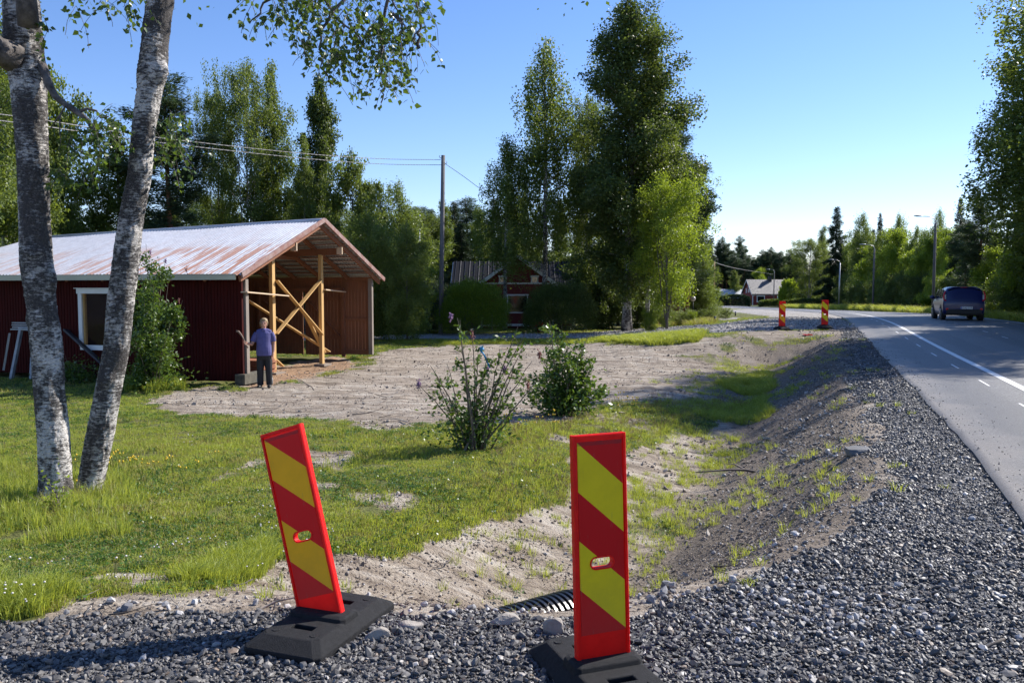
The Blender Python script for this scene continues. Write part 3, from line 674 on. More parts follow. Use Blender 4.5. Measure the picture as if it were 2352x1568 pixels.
def sheetmat(name, yel, red):
    m, n, l, b = M_(name); tc = n.new('ShaderNodeTexCoord'); sx = n.new('ShaderNodeSeparateXYZ'); l.new(tc.outputs['Object'], sx.inputs[0])
    q = mathn(n, l, 'SUBTRACT', mathn(n, l, 'SUBTRACT', .967+.842, sx.outputs[2]), mathn(n, l, 'MULTIPLY', mathn(n, l, 'ADD', sx.outputs[0], .103), .9))
    s_ = mathn(n, l, 'LESS_THAN', mathn(n, l, 'MODULO', q, .421), .2105)
    wv = mathn(n, l, 'MULTIPLY', mathn(n, l, 'SINE', mathn(n, l, 'MULTIPLY', sx.outputs[0], 420)), .06)
    f = noise(n, l, tc.outputs['Object'], 5, 5, .7)
    y = mixc(n, l, mathn(n, l, 'ADD', mathn(n, l, 'MULTIPLY', ramp(n, l, f, [(.35, (1, 1, 1)), (.6, (0, 0, 0))]), .22), mathn(n, l, 'ABSOLUTE', wv)), yel, tuple(c*.5 for c in yel))
    r_ = mixc(n, l, mathn(n, l, 'MULTIPLY', f, .35), red, tuple(c*.6 for c in red))
    c = mixc(n, l, s_, r_, y)
    sc1 = noise(n, l, tc.outputs['Object'], 9, 6, .8, (6, 1, .5)); c = mixc(n, l, mathn(n, l, 'MULTIPLY', ramp(n, l, sc1, [(.62, (0, 0, 0)), (.70, (1, 1, 1))]), .45), c, (.22, .17, .13))
    dz_ = ramp(n, l, mathn(n, l, 'ADD', sx.outputs[2], mathn(n, l, 'MULTIPLY', f, .5)), [(.30, (1, 1, 1)), (.70, (0, 0, 0))]); c = mixc(n, l, mathn(n, l, 'MULTIPLY', dz_, .12), c, (.28, .21, .15))
    # grime collecting along the sheet's edge
    ez = mathn(n, l, 'GREATER_THAN', sx.outputs[2], .955); f2 = noise(n, l, tc.outputs['Object'], 30, 4, .7)
    c = mixc(n, l, mathn(n, l, 'MULTIPLY', mathn(n, l, 'MULTIPLY', ez, f2), .8), c, (.05, .03, .03))
    l.new(c, b.inputs['Base Color']); b.inputs['Roughness'].default_value = .5; b.inputs['Specular IOR Level'].default_value = .25
    return m
MAT['sheet_lime'] = sheetmat('striped_sheet_lime', (.80, .60, .008), (.62, .002, .004))
MAT['sheet_amber'] = sheetmat('striped_sheet_amber', (1.0, .47, .004), (.80, .003, .004))
def stadium(cx, cz, w_, h_, n=8):
    r = h_/2; a = w_/2-r
    return [(cx+a+r*cos(-pi/2+pi*i/n), cz+r*sin(-pi/2+pi*i/n)) for i in range(n+1)]+[(cx-a+r*cos(pi/2+pi*i/n), cz+r*sin(pi/2+pi*i/n)) for i in range(n+1)]
def plate(name, outline, hole, y0, y1):
    bm = bmesh.new(); ed = []
    for loop in [outline]+([hole] if hole else []):
        vs = [bm.verts.new((x, y0, z)) for x, z in loop]; ed += [bm.edges.new((vs[i], vs[(i+1) % len(vs)])) for i in range(len(vs))]
    r = bmesh.ops.triangle_fill(bm, use_beauty=True, use_dissolve=False, edges=ed)
    ext = bmesh.ops.extrude_face_region(bm, geom=bm.faces[:])
    bmesh.ops.translate(bm, verts=[v for v in ext['geom'] if isinstance(v, bmesh.types.BMVert)], vec=(0, y1-y0, 0))
    bmesh.ops.recalc_face_normals(bm, faces=bm.faces[:]); me = bpy.data.meshes.new(name); bm.to_mesh(me); bm.free(); return me
HZ = .445
def make_base(broken=False):
    b = MB()
    def rr(hx, hy, z, c): return [Vector((x, y, z)) for x, y in ((hx-c, -hy), (hx, -hy+c), (hx, hy-c), (hx-c, hy), (-hx+c, hy), (-hx, hy-c), (-hx, -hy+c), (-hx+c, -hy))]
    b.loft([rr(.20, .36, 0, .02), rr(.212, .375, .008, .025), rr(.212, .375, .045, .03), rr(.155, .30, .105, .03), rr(.150, .295, .108, .03)], smooth=False)
    body = b.mesh('rubber_foot')
    s_ = MB(); s_.loft([rr(.165, .085, .09, .02), rr(.160, .075, .128, .02), rr(.142, .055, .138, .02)], smooth=False)
    cut = MB()
    for sy in (-1, 1): cut.box((0, sy*.175, .10), (.12, .045, .06))
    me = bake(body, [], [cut.mesh('c')])
    me.materials.append(MAT['rubber'])
    return me, s_
BASE_ME, SAD = make_base()
def make_barrier(name, loc, rz, roll, pitch, sheet, label, group, broken=False):
    root = empty(name, loc, rz, label, 'barrier panel', group)
    f = link('rubber_foot', BASE_ME.copy(), root); bv = f.modifiers.new('bevel', 'BEVEL'); bv.width = .006; bv.segments = 2; bv.limit_method = 'ANGLE'
    SAD.build('panel_socket', MAT['rubber'], f, bevel=.005)
    for sx in (-1, 1):
        for sy in (-1, 1):
            d = MB(); c = Vector((sx*.105, sy*.245, .1085)); d.loft([[c+Vector((r_*cos(2*pi*i/14), r_*sin(2*pi*i/14), z)) for i in range(14)] for r_, z in ((.020, 0), (.018, .004), (.010, .003))], smooth=False); d.build('drain_plug', MAT['rubber'], f)
    hw = .125
    if broken: out = [(-hw, 0), (hw, 0), (hw, .80), (-.02, .905), (-.06, .93), (hw, .89), (hw, 1.0), (-hw, 1.0)]
    else: out = [(-hw, 0), (hw, 0), (hw, .995), (hw-.008, 1.0), (-hw+.008, 1.0), (-hw, .995)]
    pm = plate('panel', out, stadium(0, HZ, .112, .052), -.014, .014); pm.materials.append(MAT['plast'])
    p = link('panel', pm, root, (0, 0, .10 if 'tilted' not in label else .030)); f.scale.z = 1.0 if 'tilted' not in label else .74; p.rotation_mode = 'YXZ'; p.rotation_euler = (pitch, roll, 0)
    e = MB()
    for sx in (-1, 1):
        top = 1.0 if not (broken and sx > 0) else .80
        e.loft([[Vector((sx*(hw-.014), -.021, z)), Vector((sx*(hw-.003), -.021, z)), Vector((sx*hw+sx*.002, -.014, z)), Vector((sx*hw+sx*.002, .014, z)), Vector((sx*(hw-.003), .021, z)), Vector((sx*(hw-.014), .021, z))] for z in (0, top-.004, top)], smooth=False)
    e.box((0, -.0175, .991), (2*hw-.03, .007, .014))
    if not broken:
        e.box((0, -.0175, .1), (.001, .001, .001))
    e.build('rim', MAT['plast'], p, bevel=.002)
    so_ = [(-.106, .14), (.106, .14), (.106, .972), (-.106, .972)] if not broken else [(-.106, .14), (.106, .14), (.106, .79), (-.03, .86), (-.106, .87)]
    sm = plate('striped_sheet', so_, stadium(0, HZ, .116, .056), -.0165, -.0142); sm.materials.append(MAT[sheet]); link('striped_sheet', sm, p)
    hr = MB(); o_ = stadium(0, HZ, .118, .058, 10); i_ = stadium(0, HZ, .104, .044, 10)
    rings = [[Vector((x, y, z)) for x, z in q] for q, y in ((o_, -.0168), (o_, -.0185), (i_, -.0185), (i_, .0145), (o_, .0145))]
    hr.loft(rings, smooth=False, cap=False); hr.build('handle_rim', MAT['plast'], p)
    return root
b1 = (-.955, 4.10); b2_ = (.395, 3.50)
make_barrier('barrier_panel', (b1[0]+.010, b1[1]-.05, 0.0), -R(20), -R(17.6), -R(6), 'sheet_amber', 'tilted red barrier panel with amber stripes leaning left on a worn rubber foot', 'barrier panels along the roadworks')
make_barrier('barrier_panel', (b2_[0], b2_[1], -.02), R(20), -R(.6), -R(2.5), 'sheet_lime', 'nearest upright red barrier panel with lime stripes, in front of the black culvert pipe', 'barrier panels along the roadworks')
for (u, Y, rz, br, sh, lab) in ((1797, 32, R(4), True, 'sheet_amber', 'broken far barrier panel with a notch torn from its top'), (1895, 32.3, -R(6), False, 'sheet_lime', 'intact far barrier panel at the junction beside the road edge')):
    q = GX(u, Y); make_barrier('barrier_panel', (q.x, q.y, q.z+.03), rz, 0, 0, sh, lab, 'barrier panels along the roadworks', br)

# culvert pipe
MAT['pipe'] = simple('black_polyethylene', (.012, .013, .016), .28, var=.3, scale=12)
pb = MB(); p0, p1 = Vector((.40, 5.36, -.46)), Vector((-.08, 4.92, -.42)); d = (p1-p0); L = d.length; d.normalize()
pts, rad = [], []
k = 13
for i in range(k):
    for t_, r_ in ((0, .150), (.18, .150), (.30, .176), (.75, .176), (.87, .150)):
        pts.append(p0+d*L*(i+t_)/k); rad.append(r_)
pb.tube(pts, rad, 40, True, smooth=False)
pb.build('culvert_pipe', MAT['pipe'], label='black corrugated culvert pipe poking from the bank behind the near barrier panels', cat='pipe')
MAT['boulder'] = simple('grey_boulder', (.40, .36, .31), .9, var=.22, scale=9, bmp=.6, bdist=.01)
MAT['slab'] = simple('dark_slab', (.17, .17, .17), .85, var=.2, scale=6, bmp=.5, bdist=.01)
def boulder(u, v, s3, seed, mat, label, rz=0):
    gx, gy = G(u, v); bm = bmesh.new(); bmesh.ops.create_icosphere(bm, subdivisions=3, radius=.5); r = random.Random(seed)
    for k_ in range(9):
        nrm = Vector((r.gauss(0, 1), r.gauss(0, 1), r.gauss(0, .8))).normalized(); dd = r.uniform(.26, .42)
        for v_ in bm.verts:
            e_ = v_.co.dot(nrm)-dd
            if e_ > 0: v_.co -= nrm*e_*.9
    for v_ in bm.verts: v_.co = Vector((v_.co.x*s3[0], v_.co.y*s3[1], v_.co.z*s3[2]))*(1+r.uniform(-.02, .02))
    me = bpy.data.meshes.new('rock'); bm.to_mesh(me); bm.free()
    o = link('rock', me, None, (gx, gy, Hf(gx, gy)+s3[2]*.16), (0, 0, rz), mat)
    return tag(o, label, 'rock')
boulder(1272, 1452, (.11, .09, .13), 3, MAT['boulder'], 'pale pointed rock beside the mouth of the culvert pipe')
boulder(1158, 1432, (.17, .12, .09), 4, MAT['boulder'], 'tan flat rock on the soil left of the culvert pipe')
boulder(1972, 1046, (.42, .22, .14), 5, MAT['slab'], 'large flat grey rock halfway up the gravel bank', .3)
boulder(1545, 768, (.5, .3, .2), 6, MAT['slab'], 'rounded grey rock at the edge of the far gravel driveway')
boulder(945, 1440, (.14, .09, .06), 8, MAT['boulder'], 'small ochre rock behind the foot of the tilted panel')
boulder(865, 1625-160, (.14, .1, .09), 9, MAT['boulder'], 'white quartz rock at the corner of the tilted panel foot')

# ================================================================ BARN
MAT['red'] = simple('barn_red_boards', (.060, .0045, .003), .85, spec=.2, var=.25, scale=5, bmp=.3, stretch=(3, 3, .3))
MAT['cream'] = simple('cream_trim', (.55, .52, .38), .6, var=.12, scale=4, stretch=(.4, 3, 3))
MAT['white'] = simple('white_trim', (.76, .76, .74), .5, var=.05, scale=6)
MAT['newwood'] = woodmat('new_pine', (.72, .47, .20), (.52, .30, .10), .6)
MAT['oldwood'] = woodmat('old_planks', (.34, .14, .066), (.16, .06, .03), .8)
MAT['greywood'] = woodmat('weathered_wood', (.36, .31, .26), (.19, .15, .12), .85)
MAT['palewood'] = woodmat('pale_wood', (.78, .62, .45), (.58, .42, .27), .65)
MAT['glass'] = simple('dark_glass', (.008, .010, .013), .05, var=.0, spec=.8)
def roofmetal():
    m, n, l, b = M_('galvanised_rusty'); tc = n.new('ShaderNodeTexCoord'); ob = tc.outputs['Object']; sx = n.new('ShaderNodeSeparateXYZ'); l.new(ob, sx.inputs[0])
    st = noise(n, l, ob, 1.0, 5, .7, (7.5, .30, .30)); big = noise(n, l, ob, .9, 3, .5)
    low = ramp(n, l, mathn(n, l, 'MULTIPLY', sx.outputs[1], .25), [(.0, (1, 1, 1)), (.42, (.85, .85, .85)), (.5, (.2, .2, .2)), (1, (0.05, .05, .05))])
    right = ramp(n, l, mathn(n, l, 'ADD', mathn(n, l, 'MULTIPLY', sx.outputs[0], .1), 1.0), [(.0, (.25, .25, .25)), (.55, (.7, .7, .7)), (1, (1, 1, 1))])
    r_ = ramp(n, l, mathn(n, l, 'ADD', st, mathn(n, l, 'MULTIPLY', mathn(n, l, 'SUBTRACT', big, .5), .25)), [(.485, (0, 0, 0)), (.55, (1, 1, 1))])
    fac = mathn(n, l, 'MULTIPLY', mathn(n, l, 'MULTIPLY', r_, low), right)
    c = mixc(n, l, fac, ramp(n, l, noise(n, l, ob, 6, 4, .6), [(.3, (.42, .43, .46)), (.7, (.56, .57, .60))]), (.30, .12, .055))
    l.new(c, b.inputs['Base Color']); l.new(mathn(n, l, 'MULTIPLY', mathn(n, l, 'SUBTRACT', 1.0, fac), .45), b.inputs['Metallic'])
    b.inputs['Roughness'].default_value = .42; return m
MAT['roofmetal'] = roofmetal()
MAT['rust'] = simple('rusty_cap', (.20, .075, .055), .7, var=.35, scale=5, c2=(.30, .22, .20))
BO = Vector((-6.69, 20.6, -.66)); BRZ = math.atan2(-.248, .968)
barn = empty('open_barn', BO, BRZ, 'long dark red barn with rusty sheet metal roof and an open timber braced gable end', 'barn')
W_, LB = 7.85, 9.75
def ridge(x): return 4.30+.036*x*(1 if x < 0 else 0)
def roofz(x, y):
    m_ = W_/2; return 2.80+(ridge(x)-2.80)*(1-abs(y-m_)/m_) if 0 <= y <= W_ else 2.80-(ridge(x)-2.80)/m_*(-y if y < 0 else y-W_)
def boards(x0, x1, y, z0, z1, out=-1, pitch=.092, d_=.014):
    b = MB(); pr = []; x = x0
    while x < x1-.005:
        xe_ = min(x+pitch, x1); pr += [(x, 0), (x+.012, d_), (max(x+.014, xe_-.016), d_), (xe_-.004, 0)]; x += pitch
    pr = [(a, y+out*q) for a, q in pr]; back = y-out*.06
    poly = pr+[(pr[-1][0], back), (pr[0][0], back)]
    b.loft([[Vector((a, q, z)) for a, q in poly] for z in (z0, z1)], smooth=False); return b
wx0, wx1, wz0, wz1 = -4.78, -3.75, .90, 2.26
fw = boards(-LB, wx0, 0, .12, 2.72)
for seg in (boards(wx1, -.04, 0, .06, 2.72), boards(wx0, wx1, 0, .12, wz0), boards(wx0, wx1, 0, wz1, 2.72)):
    n0 = len(fw.v); fw.v += seg.v; fw.f += [tuple(i+n0 for i in f) for f in seg.f]; fw.m += seg.m; fw.sm += seg.sm
fw.build('front_wall', MAT['red'], barn)
wf = MB(); t_ = .11
wf.box((wx0-t_/2+.02, -.03, (wz0+wz1)/2), (t_, .05, wz1-wz0+.06)); wf.box((wx1+t_/2-.02, -.03, (wz0+wz1)/2), (t_, .05, wz1-wz0+.06))
wf.box(((wx0+wx1)/2, -.032, wz1+.06), (wx1-wx0+.26, .054, .13)); wf.box(((wx0+wx1)/2, -.032, wz0-.06), (wx1-wx0+.12, .054, .13)); wf.box(((wx0+wx1)/2, -.05, wz1+.135), (wx1-wx0+.36, .10, .02))
win = wf.build('window', MAT['white'], barn, bevel=.004)
g_ = MB(); g_.box(((wx0+wx1)/2, .03, (wz0+wz1)/2), (wx1-wx0-.06, .008, wz1-wz0)); 
gi = M_('window_pane')
gm, gn_, gl_, gb = gi; gb.inputs['Base Color'].default_value = (.02, .02, .02, 1); gb.inputs['Roughness'].default_value = .03; gb.inputs['Alpha'].default_value = .25; MAT['pane'] = gm
g_.build('pane', MAT['pane'], win)
c_ = MB(); c_.box((wx0+.03, .045, (wz0+wz1)/2), (.05, .09, wz1-wz0)); c_.build('casing', MAT['newwood'], win)
# far gable wall and back wall of planks with doors
eb = MB(); eb.loft([[Vector((x, a, z)) for a, z in ((0, .1), (W_, .1), (W_, 2.75), (W_/2, ridge(-LB)-.08), (0, 2.75))] for x in (-LB, -LB+.06)], smooth=False); eb.build('end_wall', MAT['red'], barn)
def planks(b, x0, x1, y, z0, z1, w_=.125, seed=1, th=.022, jz=.03):
    r = random.Random(seed); x = x0
    while x < x1-.03:
        ww = min(w_*r.uniform(.85, 1.15), x1-x); b.box((x+ww/2, y+r.uniform(-.003, .003), (z0+z1)/2+r.uniform(-jz, jz)/2), (ww-.008, th, z1-z0-r.uniform(0, jz))); x += ww
bw = MB(); planks(bw, -1.02, -.12, W_, .18, 2.78, seed=4); planks(bw, -LB, -4.35, W_, .18, 2.78, seed=5); planks(bw, -4.35, -1.02, W_, 2.32, 2.78, seed=6)
bw.box((-.57, W_-.04, 1.34), (.9, .04, .10)); bw.box((-.57, W_-.04, .22), (.98, .06, .16)); bw.box((-LB/2, W_-.05, 2.72), (LB, .10, .12))
bw.build('back_wall', MAT['oldwood'], barn)
for x0, x1, sd in ((-2.56, -1.12, 7), (-4.28, -2.64, 8)):
    b = MB(); planks(b, x0, x1, W_+.02, .10, 2.30, seed=sd, jz=.02)
    b.box(((x0+x1)/2, W_-.02, .72), (x1-x0, .035, .12)); b.box(((x0+x1)/2, W_-.02, 1.05), (x1-x0, .035, .10)) if sd == 7 else None
    b.box(((x0+x1)/2, W_-.02, 2.05), (x1-x0, .035, .12)); b.beam((x0+.1, W_-.022, 2.0), (x1-.1, W_-.022, .75), .035, .11, up=(0, 1, 0))
    b.build('barn_door', MAT['oldwood'], barn)
b = MB(); b.box((-1.07, W_-.06, 1.2), (.10, .12, 2.3)); b.box((-4.32, W_-.06, 1.25), (.10, .12, 2.4)); b.box((-2.7, W_-.06, 2.36), (3.3, .12, .12)); b.build('door_frame', MAT['oldwood'], barn)
# roof
def slope_mesh(y0, y1, x0, x1, per=.105, amp=.013, rows=9):
    xs_ = np.arange(x0, x1+1e-6, per/6); V = []
    ts = np.linspace(0, 1, rows)
    for t in ts:
        y = y0+(y1-y0)*t; lap = .012*(1 if t > .52 else 0)
        for x in xs_: V.append((x, y, roofz(x, y)+.07+lap+amp*np.tanh(2.2*np.sin(2*pi*x/per))+.012*sin(x*1.3+y)))
    n_ = len(xs_); F = [(i*n_+j, i*n_+j+1, (i+1)*n_+j+1, (i+1)*n_+j) for i in range(rows-1) for j in range(n_-1)]
    return npmesh('roof_sheet', np.array(V), np.array(F))
for y0, y1 in ((-.38, W_/2), (W_+.42, W_/2)):
    o = link('roof_sheet', slope_mesh(y0, y1, -LB-.35, .22), barn, mat=MAT['roofmetal']); m_ = o.modifiers.new('s', 'SOLIDIFY'); m_.thickness = .004
b = MB(); b.tube([(x, W_/2, ridge(x)+.085) for x in (-LB-.35, -6, -3, 0, .22)], .055, 8); b.build('ridge_cap', MAT['roofmetal'], barn)
b = MB()
for y0, y1 in ((-.42, W_/2), (W_+.45, W_/2)):
    b.beam((.235, y0, roofz(0, y0)+.075), (.235, y1, ridge(0)+.09), .05, .13)
b.build('rake_cap', MAT['rust'], barn, bevel=.004)
b = MB(); b.b2((-LB-.1, -.375, 2.60), (.03, -.345, 2.745)); b.build('fascia', MAT['cream'], barn)
for k_, x in enumerate((.10, -.9, -1.9, -2.9, -3.9, -5, -6.1, -7.2, -8.3, -9.4)):
    for y0, y1 in ((-.3, W_/2), (W_+.32, W_/2)):
        raf = MB(); raf.beam((x, y0, roofz(x, y0)-.07), (x, y1, ridge(x)-.07), .06, .13); raf.build('rafter', MAT['oldwood'], barn)
    if k_ > 1: raf = MB(); raf.beam((x+.06, 1.9, roofz(x, 1.9)-.12), (x+.06, W_-1.9, roofz(x, 1.9)-.12), .05, .13); raf.build('collar_beam', MAT['oldwood'], barn)
r = random.Random(3)
for k_ in range(14):
    for side in (0, 1):
        y = -.3+k_*.315 if side == 0 else W_+.33-k_*.315
        if (side == 0 and y > W_/2) or (side == 1 and y < W_/2): continue
        bt = MB(); bt.beam((-LB, y, roofz(-LB, y)+.02), (.16+r.uniform(-.02, .05), y, roofz(0, y)+.02), .09, .025); bt.build('batten', MAT['oldwood'], barn)
for g_y, wm in ((2.5, 'oldwood'), (5.3, 'oldwood')):
    b = MB(); b.beam((-LB, g_y, roofz(-LB, g_y)-.24), (.06, g_y, roofz(0, g_y)-.24), .09, .20); b.build('purlin', MAT[wm], barn)
    b = MB(); b.beam((-.02, g_y-.075, roofz(0, g_y)-.22), (.16, g_y-.075, roofz(0, g_y)-.22), .045, .22); b.build('purlin_splice', MAT['palewood'], barn)
def post(y, x, z0, z1, w_, d_, mat, name='post'):
    b = MB(); b.box((x, y, (z0+z1)/2), (d_, w_, z1-z0)); return b.build(name, mat, barn, bevel=.004)
post(2.5, -.67, .04, roofz(0, 2.5)-.33, .15, .11, MAT['newwood']); post(5.3, -.62, .04, roofz(0, 5.3)-.33, .14, .11, MAT['newwood'])
post(.17, -.06, .25, 2.62, .13, .13, MAT['greywood']); post(7.80, -.06, .15, 2.74, .12, .14, MAT['greywood'])
b = MB(); b.box((-.67, 2.55, .0), (.4, .5, .07)); b.build('footing_pad', MAT['greywood'], barn); b = MB(); b.box((-.62, 5.35, .0), (.36, .5, .06)); b.build('footing_pad', MAT['greywood'], barn)
b = MB(); b.box((-.08, .45, .12), (.28, 1.1, .26)); b.build('sill_beam', simple('mossy_timber', (.13, .12, .09), .9, var=.3), barn, bevel=.01)
px = -.60
for a_, c_2 in (((px+.03, 2.58, 2.62), (px+.03, 5.26, .95)), ((px, 5.26, 2.66), (px, 2.56, 1.12)), ((-1.9, 2.0, 2.5), (-.72, 6.0, .36)), ((px-.16, 4.6, 1.55), (px-.16, 5.75, .35)), ((px-.16, 2.1, .75), (px-.16, 3.15, .15))):
    br = MB(); br.beam(a_, c_2, .03, .12, up=(1, 0, 0)); br.build('brace_board', MAT['newwood'], barn)
for a_, c_2 in (((.04, -.02, 2.30), (-.60, 3.15, 2.18)), ((-.56, 5.35, 2.36), (-1.0, 7.7, 2.28))):
    br = MB(); br.beam(a_, c_2, .03, .17, up=(1, 0, 0)); br.build('tie_board', MAT['palewood'], barn)
# things by the barn
def W(x, y, z=0): v = Vector((x, y, z)); v.rotate(Euler((0, 0, BRZ))); return v+BO
ls = empty('lumber_stack', W(-1.3, 1.3, .15), BRZ, 'low stack of reddish boards on the barn floor behind the man', 'lumber')
b = MB(); r = random.Random(2)
for k_ in range(7): b.box((r.uniform(-.03, .03), r.uniform(-.02, .02), .03+k_*.05), (2.4, .7+r.uniform(-.05, .05), .04))
b.build('boards', woodmat('red_boards', (.42, .18, .09), (.25, .09, .05)), ls)
b = MB(); b.beam((0, 0, 0), (1.95, .0, -1.05), .16, .05)
q = P(150, 757, 21.75); b = MB(); e_ = P(272, 868, 21.3); b.beam(q, e_, .05, .17, up=(0, 1, 0)); o = b.build('leaning_plank', simple('blackened_plank', (.035, .035, .045), .6, var=.3), label='blackened plank leaning against the barn wall below the window', cat='plank')
fr = empty('leaning_window_frame', P(40, 880, 22.0), 0, 'white window frame leaning on the barn wall behind the left birch trunk', 'window frame')
def lf(u, v, Y=22.0): return P(u, v, Y)-P(40, 880, 22.0)
b = MB(); b.beam(lf(48, 758), lf(25, 875, 21.8), .06, .12, up=(0, 1, 0)); b.beam(lf(44, 755), lf(76, 757), .06, .10, up=(0, 1, 0)); b.beam(lf(78, 760), lf(72, 875, 21.8), .06, .12, up=(0, 1, 0)); b.build('frame', simple('shaded_white_frame', (.42, .43, .44), .6, var=.2, scale=6), fr)  # white frame coloured grey, the shade by the wall put into its paint
tr = MB()
for k_ in range(4): tr.beam(P(30+r.uniform(-4, 5), 748-k_*5+8, 22.1), P(80, 749-k_*5+8, 22.1), .10, .035)
tr.build('trim_boards', simple('shaded_white_boards', (.45, .45, .45), .6, var=.2, scale=6), label='small pile of white trim boards on top of the leaning window frame', cat='boards')  # boards are white; their shade is painted in as a greyer tone
b = MB(); b.beam(P(22, 765, 22), P(8, 850, 21.9), .03, .05); b.build('metal_bar', simple('grey_steel', (.3, .32, .34), .4, metal=.6), label='thin grey bar leaning on the barn wall at the far left', cat='bar')

# ================================================================ PERSON
MAT['skin'] = simple('skin', (.52, .29, .20), .5, var=.08, scale=10, c2=(.46, .22, .15))
MAT['polo'] = simple('polo_cotton', (.10, .095, .25), .85, var=.12, scale=12, bmp=.3)
MAT['track'] = simple('track_cloth', (.012, .012, .015), .7, var=.2, scale=10)
MAT['hair'] = simple('fair_hair', (.36, .25, .13), .6, var=.25, scale=30, stretch=(6, 6, 1))
MAT['shoe'] = simple('shoe_leather', (.015, .014, .014), .45, var=.2)
pp = GX(605, 20.15); PR = empty('person', (pp.x, pp.y, pp.z-.01), R(9), 'man in violet polo shirt and black track trousers standing at the barn corner', 'person')
bd = MB()
bd.tube([(.0, .0, .90), (0, 0, 1.05), (0, 0, 1.22), (0, .01, 1.34)], [.12, .115, .12, .08], 14); bd.tube([(-.15, .01, 1.35), (.15, .01, 1.35)], .045, 10)
bd.tube([(0, .01, 1.36), (.0, -.012, 1.44), (.0, -.02, 1.50)], [.065, .056, .056], 12)
bd.sphere((.005, -.012, 1.585), (.078, .098, .112), 20, 14); bd.sphere((.006, -.045, 1.535), (.055, .062, .055), 14, 10)
bd.tube([(.006, -.104, 1.60), (.006, -.124, 1.562), (.006, -.103, 1.553)], [.009, .015, .010], 8)
for sx in (-1, 1): bd.sphere((.005+sx*.079, .0, 1.575), (.010, .018, .03), 8, 6)
bd.tube([(-.016, -.108, 1.522), (.028, -.108, 1.522)], .007, 6)
for sx, hx in ((-1, -.10), (1, .10)):
    bd.tube([(sx*.085, 0, .90), (sx*.095, -.01, .50), (sx*.10, .01, .28), (sx*.10, .02, .08)], [.095, .062, .055, .042], 12); bd.tube([(sx*.10, .04, .05), (sx*.12, -.12, .04)], [.04, .035], 10)
# raised right arm (viewer's left) and its hand round the handle
bd.tube([(-.185, .01, 1.35), (-.235, .0, 1.20), (-.285, -.02, 1.07)], [.048, .045, .041], 12); bd.tube([(-.285, -.02, 1.07), (-.33, -.13, 1.085), (-.375, -.22, 1.105)], [.042, .036, .027], 12)
hc = Vector((-.392, -.262, 1.115)); bd.tube([hc+Vector((.012, .035, -.004)), hc, hc+Vector((-.008, -.03, .0))], [.028, .034, .028], 10)
hd = Vector((-.40, 0, .92)).normalized()
for i in range(4):
    o_ = hd*(-.036+.024*i); c = hc+o_+Vector((-.018, -.02, 0)); bd.tube([c+Vector((.014, .0, 0)), c+Vector((-.016, -.022, .002)), c+Vector((-.006, -.050, .003)), c+Vector((.022-.003*i, -.046, .0))], [.0105, .010, .009, .008], 7)
bd.tube([hc+Vector((.014, .005, .012)), hc+Vector((.030, -.022, .026)), hc+Vector((.016, -.046, .036))], [.012, .011, .009], 7)
# left arm down with the hand in the pocket
bd.tube([(.185, .01, 1.35), (.215, .02, 1.20), (.225, .03, 1.06)], [.048, .045, .040], 12); bd.tube([(.225, .03, 1.06), (.222, .0, .94), (.205, -.02, .84)], [.040, .034, .028], 12); bd.tube([(.205, -.02, .84), (.19, -.03, .77)], [.034, .03], 10)
for i in range(4): bd.tube([(.175+.014*i, -.045+.016*i, .78), (.172+.014*i, -.048+.016*i, .73), (.17+.012*i, -.04+.014*i, .70)], [.010, .009, .008], 6)
body = link('body', fuse(bd, 'body', .006, 2, .4), PR, mat=MAT['skin'])
sh = MB()
def ell(cx, cy_, cz, a, b_, n=20, tilt=0): return [Vector((cx+a*cos(2*pi*i/n), cy_+b_*sin(2*pi*i/n), cz+tilt*sin(2*pi*i/n))) for i in range(n)]
sh.loft([ell(0, -.01, .79, .188, .150), ell(0, -.015, .88, .192, .160), ell(0, -.02, 1.0, .180, .158), ell(0, -.01, 1.12, .178, .148), ell(0, 0, 1.25, .190, .138), ell(0, .005, 1.34, .195, .112), ell(0, .01, 1.39, .135, .088), ell(0, .01, 1.425, .078, .07)])
sh.tube([(-.165, .008, 1.352), (-.08, .01, 1.385), (0, .01, 1.392), (.08, .01, 1.385), (.165, .008, 1.352)], [.058, .064, .07, .064, .058], 14); sh.tube([(-.165, .01, 1.345), (-.215, .0, 1.25), (-.262, -.008, 1.13)], [.066, .070, .068], 14); sh.tube([(.165, .01, 1.345), (.205, .015, 1.24), (.222, .02, 1.13)], [.066, .068, .064], 14)
shirt = link('polo_shirt', fuse(sh, 'polo_shirt', .007, 6, .5), PR, mat=MAT['polo'])
cl = MB(); cl.loft([ell(.0, .0, 1.405, .082, .078, 16, -.012), ell(0, -.004, 1.445, .066, .066, 16, -.012), ell(0, -.004, 1.44, .060, .060, 16, -.012), ell(0, 0, 1.40, .07, .066, 16, -.012)], cap=False); cl.box((-.022, -.088, 1.385), (.035, .008, .05), Euler((0.3, .5, 0))); cl.box((.022, -.088, 1.385), (.035, .008, .05), Euler((.3, -.5, 0))); cl.build('collar', MAT['polo'], shirt)
tr_ = MB(); tr_.loft([ell(0, 0, .70, .165, .125), ell(0, 0, .78, .178, .135), ell(0, 0, .86, .172, .132), ell(0, 0, .93, .16, .125)])
for sx in (-1, 1): tr_.tube([(sx*.078, 0, .78), (sx*.092, 0, .62), (sx*.100, -.012, .45), (sx*.104, .005, .25), (sx*.108, .015, .10), (sx*.108, .015, .065)], [.105, .098, .084, .078, .078, .074], 14)
trs = link('track_trousers', fuse(tr_, 'track_trousers', .007, 4, .5), PR, mat=MAT['track'])
for sx in (-1, 1): st = MB(); st.tube([(sx*.184, .01, .10), (sx*.180, .005, .2), (sx*.176, .0, .28)], [.010, .008, .003], 6); st.build('side_stripe', MAT['white'], trs)
